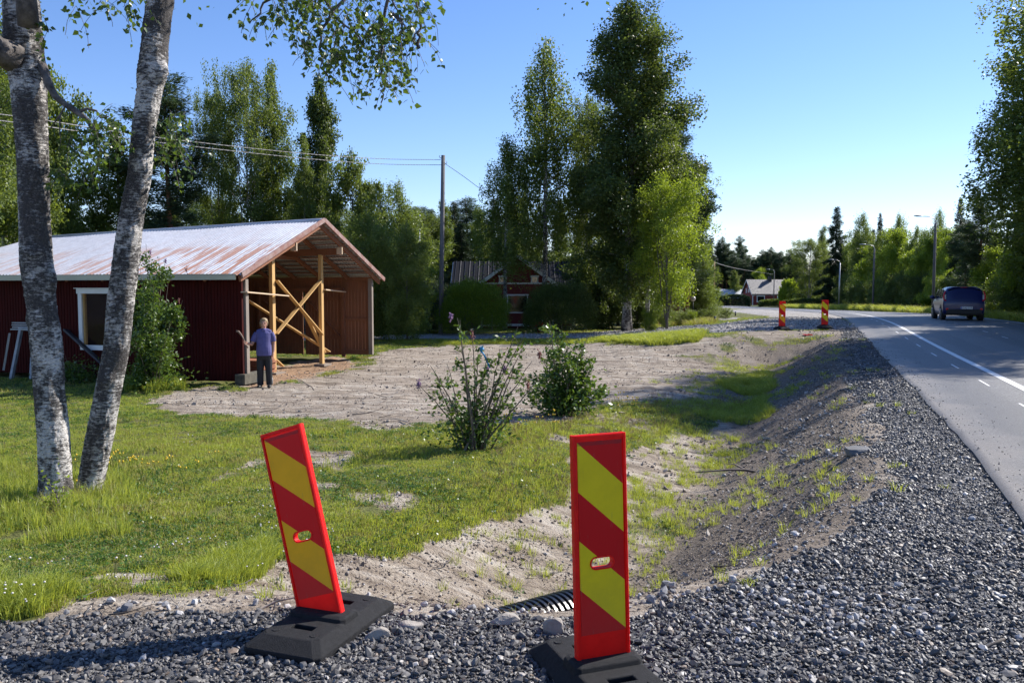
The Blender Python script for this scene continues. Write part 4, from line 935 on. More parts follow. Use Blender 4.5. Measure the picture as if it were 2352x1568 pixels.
for sx in (-1, 1):
    s_ = MB(); s_.loft([[Vector((sx*.105+sx*.02*t-wx*cos(a), .07-t*.30, max(.0, .045+hz*sin(a)))) for a in [2*pi*i/12 for i in range(12)]] for t, wx, hz in ((0, .03, .04), (.15, .045, .05), (.5, .05, .045), (.8, .052, .036), (.95, .04, .028), (1, .02, .016))]); s_.build('shoe', MAT['shoe'], PR)
hr = MB(); hr.sphere((.005, .008, 1.625), (.093, .108, .090), 18, 12); hr.sphere((.005, .045, 1.56), (.092, .075, .085), 14, 10); hr.sphere((-.075, .0, 1.575), (.024, .045, .06), 10, 8); hr.sphere((.082, .005, 1.585), (.022, .042, .05), 10, 8); hr.sphere((.0, -.078, 1.668), (.060, .03, .026), 12, 8); hr.sphere((-.075, .05, 1.52), (.03, .03, .03), 10, 8)
link('hair', fuse(hr, 'hair', .007, 2, .4), PR, mat=MAT['hair'])
gl = MB()
for sx in (-1, 1):
    c = Vector((.006+sx*.034, -.113, 1.592)); gl.tube([c+Vector((.026*cos(a), .002, .018*sin(a))) for a in [2*pi*i/12 for i in range(13)]], .0022, 5, False); gl.tube([(.006+sx*.06, -.11, 1.596), (.006+sx*.082, 0, 1.585)], .002, 4)
gl.box((.006, -.115, 1.594), (.018, .003, .004)); gl.build('glasses', MAT['shoe'], PR)
ey = MB()
MAT['eye'] = simple('eye', (.12, .09, .07), .3)
for sx in (-1, 1): ey = MB(); ey.sphere((.006+sx*.032, -.098, 1.59), (.011, .008, .006), 8, 6); ey.build('eye', MAT['eye'], body)
hm = empty('wooden_handle', (0, 0, 0), 0, 'curved wooden tool handle gripped in the raised hand of the man', 'tool handle')
hm.location = PR.matrix_basis @ Vector((0, 0, 0)) if False else (pp.x, pp.y, pp.z-.01); hm.rotation_euler = (0, 0, R(9))
b = MB(); c = hc+Vector((-.006, -.034, .003)); b.tube([c-hd*.13+Vector((.012, 0, 0)), c-hd*.05, c, c+hd*.10+Vector((.006, 0, 0)), c+hd*.22+Vector((-.004, 0, 0)), c+hd*.30+Vector((-.03, 0, -.005)), c+hd*.335+Vector((-.07, 0, -.02))], [.019, .016, .015, .015, .020, .028, .022], 10)
b.build('shaft', woodmat('handle_wood', (.30, .21, .15), (.17, .11, .08)), hm)
# ================================================================ TREES
def barkmat(name, c, c2, sc_=9, st=(1, 1, .3)): return simple(name, c, .9, scale=sc_, c2=c2, bmp=.6, bdist=.02, stretch=st)
def birchbark(name, tscale=1.0, near=False):
    m, n, l, b = M_(name); tc = n.new('ShaderNodeTexCoord'); ob = tc.outputs['Object']
    big = noise(n, l, ob, 2.7*tscale, 6, .72, (1, 1, .7)); fl = noise(n, l, ob, 26*tscale, 4, .6, (1, 1, .22)); len_ = noise(n, l, ob, 14*tscale, 5, .75, (1, 1, 3.6)); fine = noise(n, l, ob, 60*tscale, 4, .7)
    wh = ramp(n, l, fine, [(.25, (.30, .275, .25)), (.5, (.56, .525, .49)), (.8, (.76, .73, .69))])
    bk = ramp(n, l, fine, [(.3, (.022, .019, .018)), (.55, (.075, .066, .062)), (.75, (.22, .20, .19))])
    s_ = mathn(n, l, 'ADD', mathn(n, l, 'MULTIPLY', big, .58), mathn(n, l, 'MULTIPLY', len_, .44))
    k = ramp(n, l, s_, [(.474, (0, 0, 0)), (.535, (1, 1, 1))])
    c = mixc(n, l, k, wh, bk)
    dash = ramp(n, l, noise(n, l, ob, 22*tscale, 4, .7, (.8, .8, 7)), [(.60, (0, 0, 0)), (.66, (1, 1, 1))]); c = mixc(n, l, dash, c, (.05, .045, .042))
    l.new(c, b.inputs['Base Color']); b.inputs['Roughness'].default_value = .75; b.inputs['Specular IOR Level'].default_value = .3
    hh = mathn(n, l, 'ADD', mathn(n, l, 'MULTIPLY', len_, .8), mathn(n, l, 'MULTIPLY', fine, .5))
    p_ = bump(n, l, None, k, .5, .012/tscale*1.0); bump(n, l, b, hh, .9, .02/tscale, p_); return m
MAT['birchbark'] = birchbark('birch_bark', 1.0); MAT['birchfar'] = birchbark('birch_bark_far', .5)
MAT['limbbark'] = barkmat('dark_birch_limb', (.20, .175, .16), (.035, .03, .028), 12, (1, 1, 1)); MAT['bark'] = barkmat('grey_bark', (.16, .14, .12), (.06, .05, .045)); MAT['pinebark'] = barkmat('pine_bark', (.34, .15, .07), (.10, .06, .045), 5)
MAT['pole'] = barkmat('grey_pole', (.20, .19, .185), (.12, .115, .11), 3, (6, 6, .3))
LM = {'birch': leafmat('birch_leaves', (.045, .082, .018), (.185, .24, .055), .46, .5, .4),
      'birchl': leafmat('birch_leaves_light', (.06, .10, .022), (.19, .25, .06), .45, .45, .4),
      'dark': leafmat('dark_leaves', (.032, .060, .016), (.125, .17, .042), .42, .5, .4),
      'bright': leafmat('bright_leaves', (.08, .14, .016), (.27, .35, .045), .52, .42, .4),
      'spruce': leafmat('spruce_needles', (.012, .026, .012), (.045, .078, .030), .15, .6, .3),
      'pine': leafmat('pine_needles', (.025, .050, .024), (.085, .13, .06), .2, .55, .35),
      'willow': leafmat('willow_leaves', (.06, .115, .012), (.21, .29, .03), .35, .45, .4)}
def leaf_quads(C, Dr, L, Wd, rg, fold=.0):
    n_ = len(C); nr = rg.normal(size=(n_, 3)); q = np.cross(Dr, nr); q /= np.linalg.norm(q, axis=1)[:, None]+1e-9
    L = L[:, None]; W2 = (Wd[:, None])/2
    V = np.stack([C, C+Dr*L*.45+q*W2, C+Dr*L, C+Dr*L*.45-q*W2], 1).reshape(-1, 3)
    return V, np.arange(n_*4).reshape(-1, 4)
def crown_mesh(name, C, Dr, L, Wd, var, mat, rg):
    V, F = leaf_quads(C, Dr, L, Wd, rg); me = npmesh(name, V, F, False, {'var': ('FACE', 'FLOAT', np.clip(var, 0, 1))}); me.materials.append(mat); return me
def prof_birch(u): return (1-u)**.65*min(1, .35+u*3.2)
def prof_oval(u): return max(0, 1-(2*u-.85)**2*.75)**.6*(1-u**6)
def prof_cone(u): return (1-u)**.85*min(1, .5+6*u)+.02
def prof_col(u): return (1-u**3)**.8*min(1, .6+u*3)*.9
def prof_pine(u): return (1-u)**.5*min(1, .25+u*1.4)
def make_tree(seed, Ht, base, Rr, prof, nl, elev, droop, N, L, ratio, leaf, bark, tr=.16, sig=.30, hang=.0, sz=1.0, clus=8, needle=False, fork=0, wig=.25, wood=True):
    rg = np.random.default_rng(seed); r = random.Random(seed); wb = MB()
    if not needle: sig *= .80; N = int(N*.85)
    ph = rg.uniform(0, 6.28, 4)
    def tk(z): u = z/Ht; return Vector((wig*u*sin(2.2*u+ph[0]), wig*u*cos(2.6*u+ph[1]), z))
    zs = [Ht*i/14 for i in range(15)]; wb.tube([tk(z) for z in zs], [tr*(1.35 if i == 0 else 1)*(1-z/Ht)**.75+.012 for i, z in enumerate(zs)], 8)
    for f in range(fork):
        a = rg.uniform(0, 6.28); z0 = Ht*rg.uniform(.02, .3); dx = Rr*rg.uniform(.25, .5)
        wb.tube([tk(z0)+Vector((cos(a), sin(a), 0))*dx*t**.7+Vector((0, 0, (Ht*.82-z0)*t)) for t in (0, .25, .5, .75, 1)], [tr*.6, tr*.5, tr*.38, tr*.22, .02], 6)
    CC = []; CW = []
    for i in range(nl):
        u = (i+rg.random())/nl; u = u**.9; z = base+(Ht-base)*u*.99; a = i*2.399+rg.normal(0, .5); rr = Rr*prof(u)*rg.uniform(.42, 1.22)
        e = min(elev*(.5+.8*u)+rg.normal(0, .10), 1.02); p0 = tk(z); dirh = Vector((cos(a), sin(a), 0)); pts = []
        for t in (0, .3, .6, .85, 1): pts.append(p0+dirh*rr*t+Vector((0, 0, rr*(tan(e)*t-droop*t*t))))
        wb.tube(pts, [max(.012, .045*rr/Rr*tr/.16*k_) for k_ in (1, .7, .5, .3, .15)], 4, False)
        nc = max(2, int(clus*rr/Rr*1.6+.5))
        for j in range(nc):
            t = rg.uniform(.22, 1.0)**.75 if not needle else rg.uniform(.12, 1)
            q = p0+dirh*rr*t+Vector((0, 0, rr*(tan(e)*t-droop*t*t)))
            s_ = .14*rr if not needle else .10*rr*(1.1-t)
            CC.append((q.x+rg.normal(0, s_), q.y+rg.normal(0, s_), q.z+rg.normal(0, s_*.5), a, t)); CW.append(.5+rr/Rr)
    CC = np.array(CC); CW = np.array(CW); CW /= CW.sum(); ci = rg.choice(len(CC), N, p=CW); B = CC[ci]
    off = np.clip(rg.normal(size=(N, 3)), -2.2, 2.2)*np.array([sig, sig, sig*sz])
    C = B[:, :3]+off
    if hang: C[:, 2] -= np.minimum(rg.exponential(hang, N), hang*2.6)*.8
    if needle:
        Dr = np.stack([np.cos(B[:, 3])+rg.normal(0, .6, N), np.sin(B[:, 3])+rg.normal(0, .6, N), rg.normal(.12 if droop < .3 else -.25, .35, N)], 1)
    else:
        Dr = rg.normal(size=(N, 3))*np.array([1, 1, .8]); Dr[:, 2] -= .55 if hang else .15
    Dr /= np.linalg.norm(Dr, axis=1)[:, None]
    cv = rg.random(len(CC))[ci]; var = .45*cv+.55*rg.random(N)
    Ls = L*rg.uniform(.6, 1.3, N); cm = crown_mesh('crown', C, Dr, Ls, Ls*ratio, var, LM[leaf], rg)
    wm = wb.mesh('trunk'); wm.materials.append(MAT[bark])
    return dict(wood=wm, crown=cm, H=float(C[:, 2].max()), R=float(np.percentile(np.hypot(C[:, 0], C[:, 1]), 96)))
TP = {
 'birch': make_tree(1, 16, 2.2, 3.2, prof_birch, 70, R(42), .35, 52000, .15, .72, 'birch', 'birchfar', .17, .26, .35, 1.2, 10),
 'birchb': make_tree(2, 17, 1.5, 3.6, prof_oval, 80, R(55), .3, 60000, .14, .72, 'birch', 'birchfar', .15, .24, .30, 1.3, 11, fork=3),
 'birchl': make_tree(3, 13, 1.5, 3.2, prof_oval, 60, R(40), .5, 34000, .16, .7, 'birchl', 'birchfar', .13, .28, .55, 1.4, 9),
 'weep': make_tree(4, 15, 5.2, 3.4, prof_birch, 46, R(48), .55, 34000, .15, .6, 'birch', 'birchfar', .17, .2, .8, 2.2, 7),
 'giant': make_tree(5, 20, 2.6, 4.2, lambda u: (1-u)**.55*min(1, .5+u*1.6), 120, R(45), .3, 120000, .145, .72, 'dark', 'birchfar', .24, .30, .25, 1.1, 12),
 'aspen': make_tree(6, 17, 1.5, 1.9, prof_col, 90, R(62), .1, 46000, .16, .85, 'dark', 'bark', .16, .26, .0, 1.1, 9, fork=2),
 'maple': make_tree(7, 12, 1.6, 3.6, prof_oval, 60, R(38), .3, 36000, .18, .85, 'birch', 'bark', .16, .34, .1, .8, 9, fork=1),
 'bushy': make_tree(8, 11, .6, 3.9, prof_oval, 80, R(35), .4, 60000, .15, .7, 'birchl', 'bark', .15, .36, .25, .9, 11),
 'rowan': make_tree(9, 9.5, 1.2, 3.1, prof_oval, 60, R(50), .25, 40000, .15, .5, 'bright', 'bark', .10, .32, .15, .8, 9, fork=4),
 'alder': make_tree(10, 8, .2, 2.6, prof_oval, 60, R(40), .3, 30000, .17, .75, 'bright', 'bark', .09, .33, .15, .9, 9, fork=2),
 'spruce': make_tree(11, 15, .4, 2.6, prof_cone, 170, R(-4), .32, 46000, .24, .26, 'spruce', 'bark', .15, .13, .10, .9, 9, needle=True, wig=.05),
 'larch': make_tree(12, 13, .5, 2.8, prof_cone, 120, R(8), .25, 36000, .20, .30, 'birchl', 'bark', .14, .2, .25, 1.2, 8, needle=True, wig=.1),
 'pine': make_tree(13, 16, 4.8, 2.9, prof_pine, 62, R(22), -.12, 40000, .20, .24, 'pine', 'pinebark', .17, .22, .0, .7, 9, needle=True, wig=.2),
 'pinef': make_tree(14, 18, 8.5, 2.7, prof_oval, 40, R(22), -.10, 22000, .26, .26, 'pine', 'pinebark', .17, .28, .0, .7, 8, needle=True, wig=.3),
 'mugo': make_tree(15, 3.4, .1, 2.2, prof_oval, 50, R(48), -.2, 22000, .15, .22, 'pine', 'bark', .06, .14, .0, 1.0, 8, needle=True),
 'shrub': make_tree(16, 2.6, .1, 1.5, prof_oval, 50, R(50), .2, 15000, .085, .6, 'birchl', 'bark', .03, .16, .05, .8, 7, fork=4),
 'shrubd': make_tree(17, 2.6, .1, 1.6, prof_oval, 50, R(45), .2, 17000, .10, .7, 'dark', 'bark', .03, .18, .05, .8, 7, fork=4),
 'shrubb': make_tree(18, 2.4, .05, 1.5, prof_oval, 50, R(55), .2, 16000, .10, .6, 'bright', 'bark', .03, .17, .05, .8, 7, fork=4)}
NMZ = {'birch': 'birch_tree', 'birchb': 'birch_tree', 'birchl': 'birch_tree', 'weep': 'birch_tree', 'giant': 'birch_tree', 'aspen': 'aspen_tree', 'maple': 'maple_tree', 'bushy': 'leafy_tree', 'rowan': 'rowan_tree', 'alder': 'alder_tree', 'spruce': 'spruce_tree', 'larch': 'larch_tree', 'pine': 'pine_tree', 'pinef': 'pine_tree', 'mugo': 'pine_shrub', 'shrub': 'shrub', 'shrubd': 'shrub', 'shrubb': 'shrub'}
trr = random.Random(77)
def tree(kind, u, vtop, Y, label, group=None, wpx=None, rz=None, vbase=None):
    """crown top at pixel row vtop, width wpx in display pixels"""
    t = TP[kind]; b = GX(u, Y); top = P(u, vtop, Y).z; h = max(1.0, top-b.z+.1); s_ = h/t['H']
    ws = s_ if wpx is None else (wpx/2*Y/FOC)/t['R']
    cat = {'shrub': 'shrub', 'pine_shrub': 'shrub'}.get(NMZ[kind], 'tree')
    o = empty(NMZ[kind], (b.x, b.y, b.z-.1), trr.uniform(0, 6.28) if rz is None else rz, label, cat, group); o.scale = (ws, ws, s_)
    link('crown', t['crown'], o); link('stems' if 'shrub' in NMZ[kind] else 'trunk', t['wood'], o)
    return o
WB = 'trees of the woodland behind the barn'
# left
tree('birchb', -70, -160, 27, 'leafy birch crown at the far left edge, behind the left birch trunk', None, 330)
tree('birch', 20, 60, 36, 'tall birch between the barn roof and the left frame edge', None, 240)
tree('maple', 130, 150, 42, 'green tree showing between the two birch trunks', None, 200)
tree('spruce', 215, 476, 60, 'low dark spruce seen between the two birch trunks over the barn roof')
tree('birch', 285, 270, 44, 'drooping dark birch directly behind the right birch trunk', None, 170)
tree('pine', 398, 160, 44, 'pine with a bare reddish trunk and pointed top left of the three tall birches', None, 190)
for u, v, Y, w_, k_, l_ in ((508, 190, 47, 130, 'birchb', 'leftmost of the tall twin topped birches above the barn roof'), (575, 130, 45, 170, 'birchb', 'tallest round topped birch above the barn roof'), (636, 134, 47, 120, 'birch', 'narrow pointed birch left of the dark aspen above the barn roof')): tree(k_, u, v, Y, l_, None, w_)
tree('birch', 700, 300, 43, 'small slender birch pressed against the dark aspen', None, 90)
tree('aspen', 735, 165, 46, 'dark narrow columnar aspen behind the roof ridge of the barn', None, 96)
tree('maple', 812, 338, 44, 'round crowned green tree right of the dark columnar aspen', None, 150)
tree('birchl', 915, 404, 50, 'pale green domed birch left of the utility pole', None, 140)
tree('bushy', 850, 470, 38, 'full light green tree right behind the open barn gable', None, 190)
tree('bushy', 935, 500, 37, 'light green drooping tree beside the white flagpole', None, 120)
for i in range(30):
    u = trr.uniform(-120, 980); Y = trr.uniform(54, 75)
    tree(trr.choice(['birch', 'spruce', 'spruce', 'pine', 'birchb', 'maple']), u, trr.uniform(440, 520), Y, 'dense dark tree of the woodland behind the barn', WB)
for i in range(16):
    u = 0+i*62+trr.uniform(-20, 20); tree(trr.choice(['shrubd', 'bushy', 'alder']), u, trr.uniform(560, 620), trr.uniform(40, 46), 'leafy undergrowth tree filling the wood edge behind the barn', 'undergrowth trees behind the barn', 150)
# centre
for i, (u, v) in enumerate(((965, 470), (992, 480), (1018, 455), (1045, 462), (1075, 450), (1100, 470), (1135, 455), (1165, 470), (1200, 450), (1240, 470), (1290, 460), (1340, 470), (1390, 440), (1440, 460), (1490, 470), (1540, 500), (1000, 520), (1060, 510), (1120, 520))):
    tree(trr.choice(['spruce', 'pine', 'spruce', 'birch']) if i < 16 else 'spruce', u, v, trr.uniform(66, 84), 'dark conifer of the forest wall behind the red house', 'forest trees behind the red house', trr.uniform(70, 110))
tree('mugo', 985, 600, 45, 'bushy dark pine shrub left of the utility pole', None, 130)
tree('mugo', 1040, 625, 47, 'bushy dark pine shrub right of the utility pole', None, 110)
tree('weep', 1160, 300, 46.5, 'weeping birch with white trunk in front of the red house window', None, 165)
tree('weep', 1250, 72, 47.5, 'tall open weeping birch right of the house gable', None, 215, 1.0)
tree('giant', 1440, -25, 44.5, 'huge dense dark birch, the biggest tree in the middle of the view', None, 290)
tree('birch', 1487, 15, 46, 'birch merged into the right flank of the huge dark birch', None, 150)
tree('birchb', 1345, 210, 49, 'birch merged into the left flank of the huge dark birch', None, 170)
tree('pine', 1545, 255, 56, 'pine rising behind the bright rowan and the huge birch', None, 120)
tree('larch', 1600, 470, 64, 'feathery tree at the right tip of the central tree group', None, 110)
tree('larch', 1612, 560, 58, 'light green feathery conifer left of the slim brown pole', None, 90)
tree('rowan', 1532, 385, 41.5, 'bright yellow green rowan with several thin stems', None, 190)
tree('shrubd', 1360, 600, 50, 'dark undergrowth shrub at the foot of the huge birch', 'undergrowth shrubs under the central trees', 150)
for u, v, Y, w_, k_ in ((1400, 640, 49, 130, 'shrubd'), (1465, 650, 50, 120, 'shrubd'), (1330, 560, 56, 160, 'maple'), (1420, 560, 58, 160, 'maple'), (1520, 600, 60, 130, 'maple')): tree(k_, u, v, Y, 'dark undergrowth shrub at the foot of the huge birch', 'undergrowth shrubs under the central trees', w_)
tree('shrubb', 1493, 700, 41, 'bright leafy sapling clump at the foot of the rowan', None, 42)
tree('shrub', 1530, 692, 44, 'pale feathery garden shrub right of the sapling clump', None, 60)
tree('shrub', 1568, 705, 46, 'pale low garden shrub beneath the three pine trunks', None, 60)
tree('shrubd', 1605, 712, 50, 'round dark green garden shrub near the slim brown pole', None, 46)
tree('shrubb', 1590, 726, 46, 'small bright ball shaped garden shrub on the lawn', None, 30)
tree('shrub', 1632, 712, 50, 'small grey green garden shrub left of the brown pole', None, 30)
tree('shrub', 1667, 702, 52, 'small grey green shrub right of the brown pole by the road', None, 36)
for u, v, w_, l_ in ((1540, 585, 24, 'leftmost of three red pine trunks under the rowan'), (1553, 590, 24, 'middle of three red pine trunks under the rowan'), (1576, 560, 26, 'rightmost and brightest of three red pine trunks under the rowan')):
    b = GX(u, 54); o = empty('pine_tree', b, 0, l_, 'tree'); q = MB(); q.tube([(0, 0, -.1), (.05, 0, 3), (0, .05, 6.5), (.1, 0, 10)], [.19, .16, .13, .08], 9); q.build('trunk', MAT['pinebark'], o)
    c = link('crown', TP['pinef']['crown'], o, (0, 0, -5.2), (0, 0, u)); c.scale = (.8, .8, .9)
# far end of the road
for i in range(17):
    u = 1634+i*12+trr.uniform(-5, 5); v = (548, 556, 542, 560, 575, 540, 565, 600, 598, 590, 572, 566, 585, 575, 590, 580, 590)[i]
    tree('pinef' if i % 4 else 'spruce', u, v, trr.uniform(232, 262), 'distant pine on the wooded ridge at the end of the road', 'distant pines at the end of the road', 40)
for i in range(20): tree('pinef', 1600+i*12+trr.uniform(-5, 5), trr.uniform(575, 600), trr.uniform(236, 256), 'distant pine on the wooded ridge at the end of the road', 'distant pines at the end of the road', 44)
for i in range(44): tree(trr.choice(['spruce', 'birch', 'spruce', 'alder']), 1560+i*8, trr.uniform(590, 640), trr.uniform(225, 290), 'distant dark tree filling the wood at the end of the road', 'distant wood edge trees', 34)
# right side of the road
tree('birchb', 1858, 545, 168, 'rounded leafy tree right of the far red house, left of the dark spruce', None, 104)
tree('spruce', 1917, 474, 160, 'tall dark pointed spruce standing out above the right tree line', None, 74)
tree('birch', 1886, 515, 178, 'thin birch top just left of the tall dark spruce', None, 50)
RT = 'mixed young trees lining the right side of the road'
for k_, u, v, Y, w_, l_ in (('birchl', 1976, 480, 140, 76, 'airy birch next right of the tall dark spruce'), ('spruce', 2017, 488, 128, 40, 'slim spruce tip between two airy birches'), ('birchl', 2060, 482, 116, 66, 'airy birch between the slim spruce and the nearest lamp'), ('birchl', 2102, 510, 108, 60, 'pale birch just left of the nearest street lamp'), ('birchl', 2150, 470, 98, 56, 'pale birch behind the head of the nearest street lamp'), ('spruce', 2198, 452, 82, 54, 'spruce with a thin tip right of the nearest street lamp'), ('pine', 2245, 445, 60, 96, 'young blue green pine above the dark car'), ('pine', 2218, 500, 66, 80, 'shorter young pine behind the dark car')): tree(k_, u, v, Y, l_, None, w_)
for i in range(20):
    u = 1950+i*17+trr.uniform(-6, 6); tree(trr.choice(['alder', 'alder', 'birchl', 'alder']), u, 545+trr.uniform(-25, 30)-.05*(u-1950), np.interp(u, [1950, 2005, 2143, 2290], [156, 124, 92, 72])+trr.uniform(0, 6), 'bright young tree in the thicket along the right side of the road', RT, trr.uniform(60, 84))
for i in range(26):
    u = 1925+i*15+trr.uniform(-6, 6); Y = float(np.interp(u, [1925, 2005, 2143, 2290], [160, 120, 86, 66]))+trr.uniform(0, 5); tree(trr.choice(['shrubd', 'alder', 'shrubd', 'bushy']), u, 628+trr.uniform(-15, 15), Y, 'low leafy tree at the dark foot of the right roadside thicket', RT+', low growth', trr.uniform(60, 90))
for i in range(12): tree('spruce', 1930+i*36, 545+trr.uniform(-20, 25), float(np.interp(1930+i*36, [1925, 2005, 2143, 2290], [185, 150, 112, 90])), 'dark spruce behind the right roadside thicket', 'spruces behind the roadside thicket')
tree('weep', 2425, -60, 43, 'big overhanging birch at the right frame edge', None, 400, 2.0)
tree('birchb', 2385, 200, 47, 'dense birch beneath the big overhanging birch at the right frame edge', None, 300)
tree('birchb', 2480, -80, 50, 'birch standing behind the big overhanging birch', None, 380)
for i, (u, v, Y, w_) in enumerate(((2290, 560, 58, 110), (2335, 520, 52, 130), (2380, 500, 48, 150), (2300, 640, 53, 110), (2350, 660, 48, 110), (2250, 640, 60, 90))): tree('alder' if i < 3 else 'bushy', u, v, Y, 'bright leafy sapling under the overhanging birch at the right edge', 'saplings under the overhanging birch', w_)
# trees standing across the road outside the frame, whose shade falls on road and bank
def free_tree(kind, x, y, h, w_, label, group):
    t = TP[kind]; o = empty(NMZ[kind], (x, y, Hf(x, y)-.1), trr.uniform(0, 6.28), label, 'tree', group); o.scale = (w_, w_, h/t['H']); link('crown', t['crown'], o); link('trunk', t['wood'], o)
FT = 'roadside birches across the road beyond the right frame edge'
for x, y, h, k_ in ((21.4, 27.4, 17, 'birchb'), (23.2, 30.3, 17, 'birchb'), (26.0, 31.5, 19, 'birchb'), (24.8, 34.2, 12, 'birch'), (28.2, 38.0, 8.5, 'maple'), (31, 43, 10, 'birch'), (28.5, 35.5, 10, 'birch')):
    free_tree(k_, x, y, h, 1.0, 'birch across the road casting shade over the asphalt', FT)

# ---------------------------------------------------------------- willow balls, hedges
def ball(u, v0, v1, wpx, Y, name, label, cat, mat='willow', n_=42000, dome=1.0, box=False, L=.10, seed=1):
    rg = np.random.default_rng(seed); b = GX(u, Y); top = P(u, v0, Y).z; h = top-b.z; a = wpx/2*Y/FOC
    o = empty(name, b, 0, label, cat)
    th = rg.uniform(0, 2*pi, n_); 
    if box:
        x = rg.uniform(-1, 1, n_); f = rg.integers(0, 3, n_); yy = rg.uniform(-1, 1, n_); zz = rg.uniform(0, 1, n_)
        yy = np.where(f == 0, np.sign(yy)*1.0, yy); zz = np.where(f == 1, 1.0, zz); x = np.where(f == 2, np.sign(x), x)
        k_ = 1-.10*np.abs(x)**6*zz**4; C = np.stack([x*a*(1-.06*zz**4), yy*1.0*(1-.1*zz**4), zz*h*(.94+.05*np.sin(x*3+1)-.12*np.abs(x)**5)], 1)+rg.normal(0, .05, (n_, 3)); Dr = rg.normal(size=(n_, 3)); Dr[:, 2] += .6
    else:
        mu = rg.random(n_)**.8; rr = (.55+.45*rg.random(n_)**.35); ph = np.arccos(mu)
        bumpy = .93+.10*np.sin(3*th+seed)*np.sin(ph*2)+.34*(fbm(th*2.2+seed*9, ph*4.5, 4, seed)-.42)+.05*rg.normal(size=n_)
        C = np.stack([a*np.sin(ph)*np.cos(th)*rr*bumpy, a*.9*np.sin(ph)*np.sin(th)*rr*bumpy, h*(.22+.78*np.cos(ph)**.8*rr*bumpy)+.10*rg.exponential(1, n_)*(rg.random(n_) < .25)], 1)
        C[:, 2] -= h*.20*rg.random(n_)*(np.sin(ph) > .75)
        Dr = C-np.array([0, 0, -h*.4]); Dr /= np.linalg.norm(Dr, axis=1)[:, None]; Dr += rg.normal(0, .35, (n_, 3))
    Dr /= np.linalg.norm(Dr, axis=1)[:, None]
    Ls = L*rg.uniform(.6, 1.4, n_); link('foliage', crown_mesh('foliage', C, Dr, Ls, Ls*.32, rg.random(n_), LM[mat], rg), o)
    m = MB()
    for i in range(26 if not box else 8):
        aa = rg.uniform(0, 6.28); q = a*rg.uniform(.3, .75); m.tube([(rg.normal(0, .12), rg.normal(0, .12), -.05), (cos(aa)*q*.45, sin(aa)*q*.45, h*.35), (cos(aa)*q, sin(aa)*q, h*.72)], [.022, .016, .006], 4, False)
    m.build('stems', MAT['bark'], o)
    return o
ball(1085, 650, 765, 172, 42.5, 'willow_bush', 'big round green willow bush just right of the utility pole', 'bush', seed=2)
ball(1283, 655, 765, 178, 44, 'willow_bush', 'big round willow bush in front of the right end of the red house', 'bush', 'dark', seed=3)
ball(1684, 679, 704, 72, 188, 'clipped_hedge', 'dark clipped hedge block in front of the distant metal roofed shed', 'hedge', 'spruce', 9000, box=True, L=.4)
ball(1780, 690, 704, 66, 186, 'clipped_hedge', 'low clipped green hedge under the windows of the distant red house', 'hedge', 'dark', 7000, box=True, L=.4)
ball(1812, 645, 705, 48, 178, 'clipped_hedge', 'yellow green umbrella shaped garden tree right of the distant red house', 'tree', 'bright', 8000, L=.45)
ball(1845, 688, 706, 90, 160, 'clipped_hedge', 'long dark hedge beneath the rounded tree right of the distant house', 'hedge', 'dark', 9000, box=True, L=.35)
ball(860, 738, 762, 190, 50, 'ground_shrub', 'low dark shrub row behind the lawn right of the barn', 'shrub', 'dark', 9000, box=True, L=.16)
ball(1000, 735, 762, 150, 49, 'ground_shrub', 'low dark shrub row behind the low rail at the utility pole', 'shrub', 'dark', 9000, box=True, L=.16)

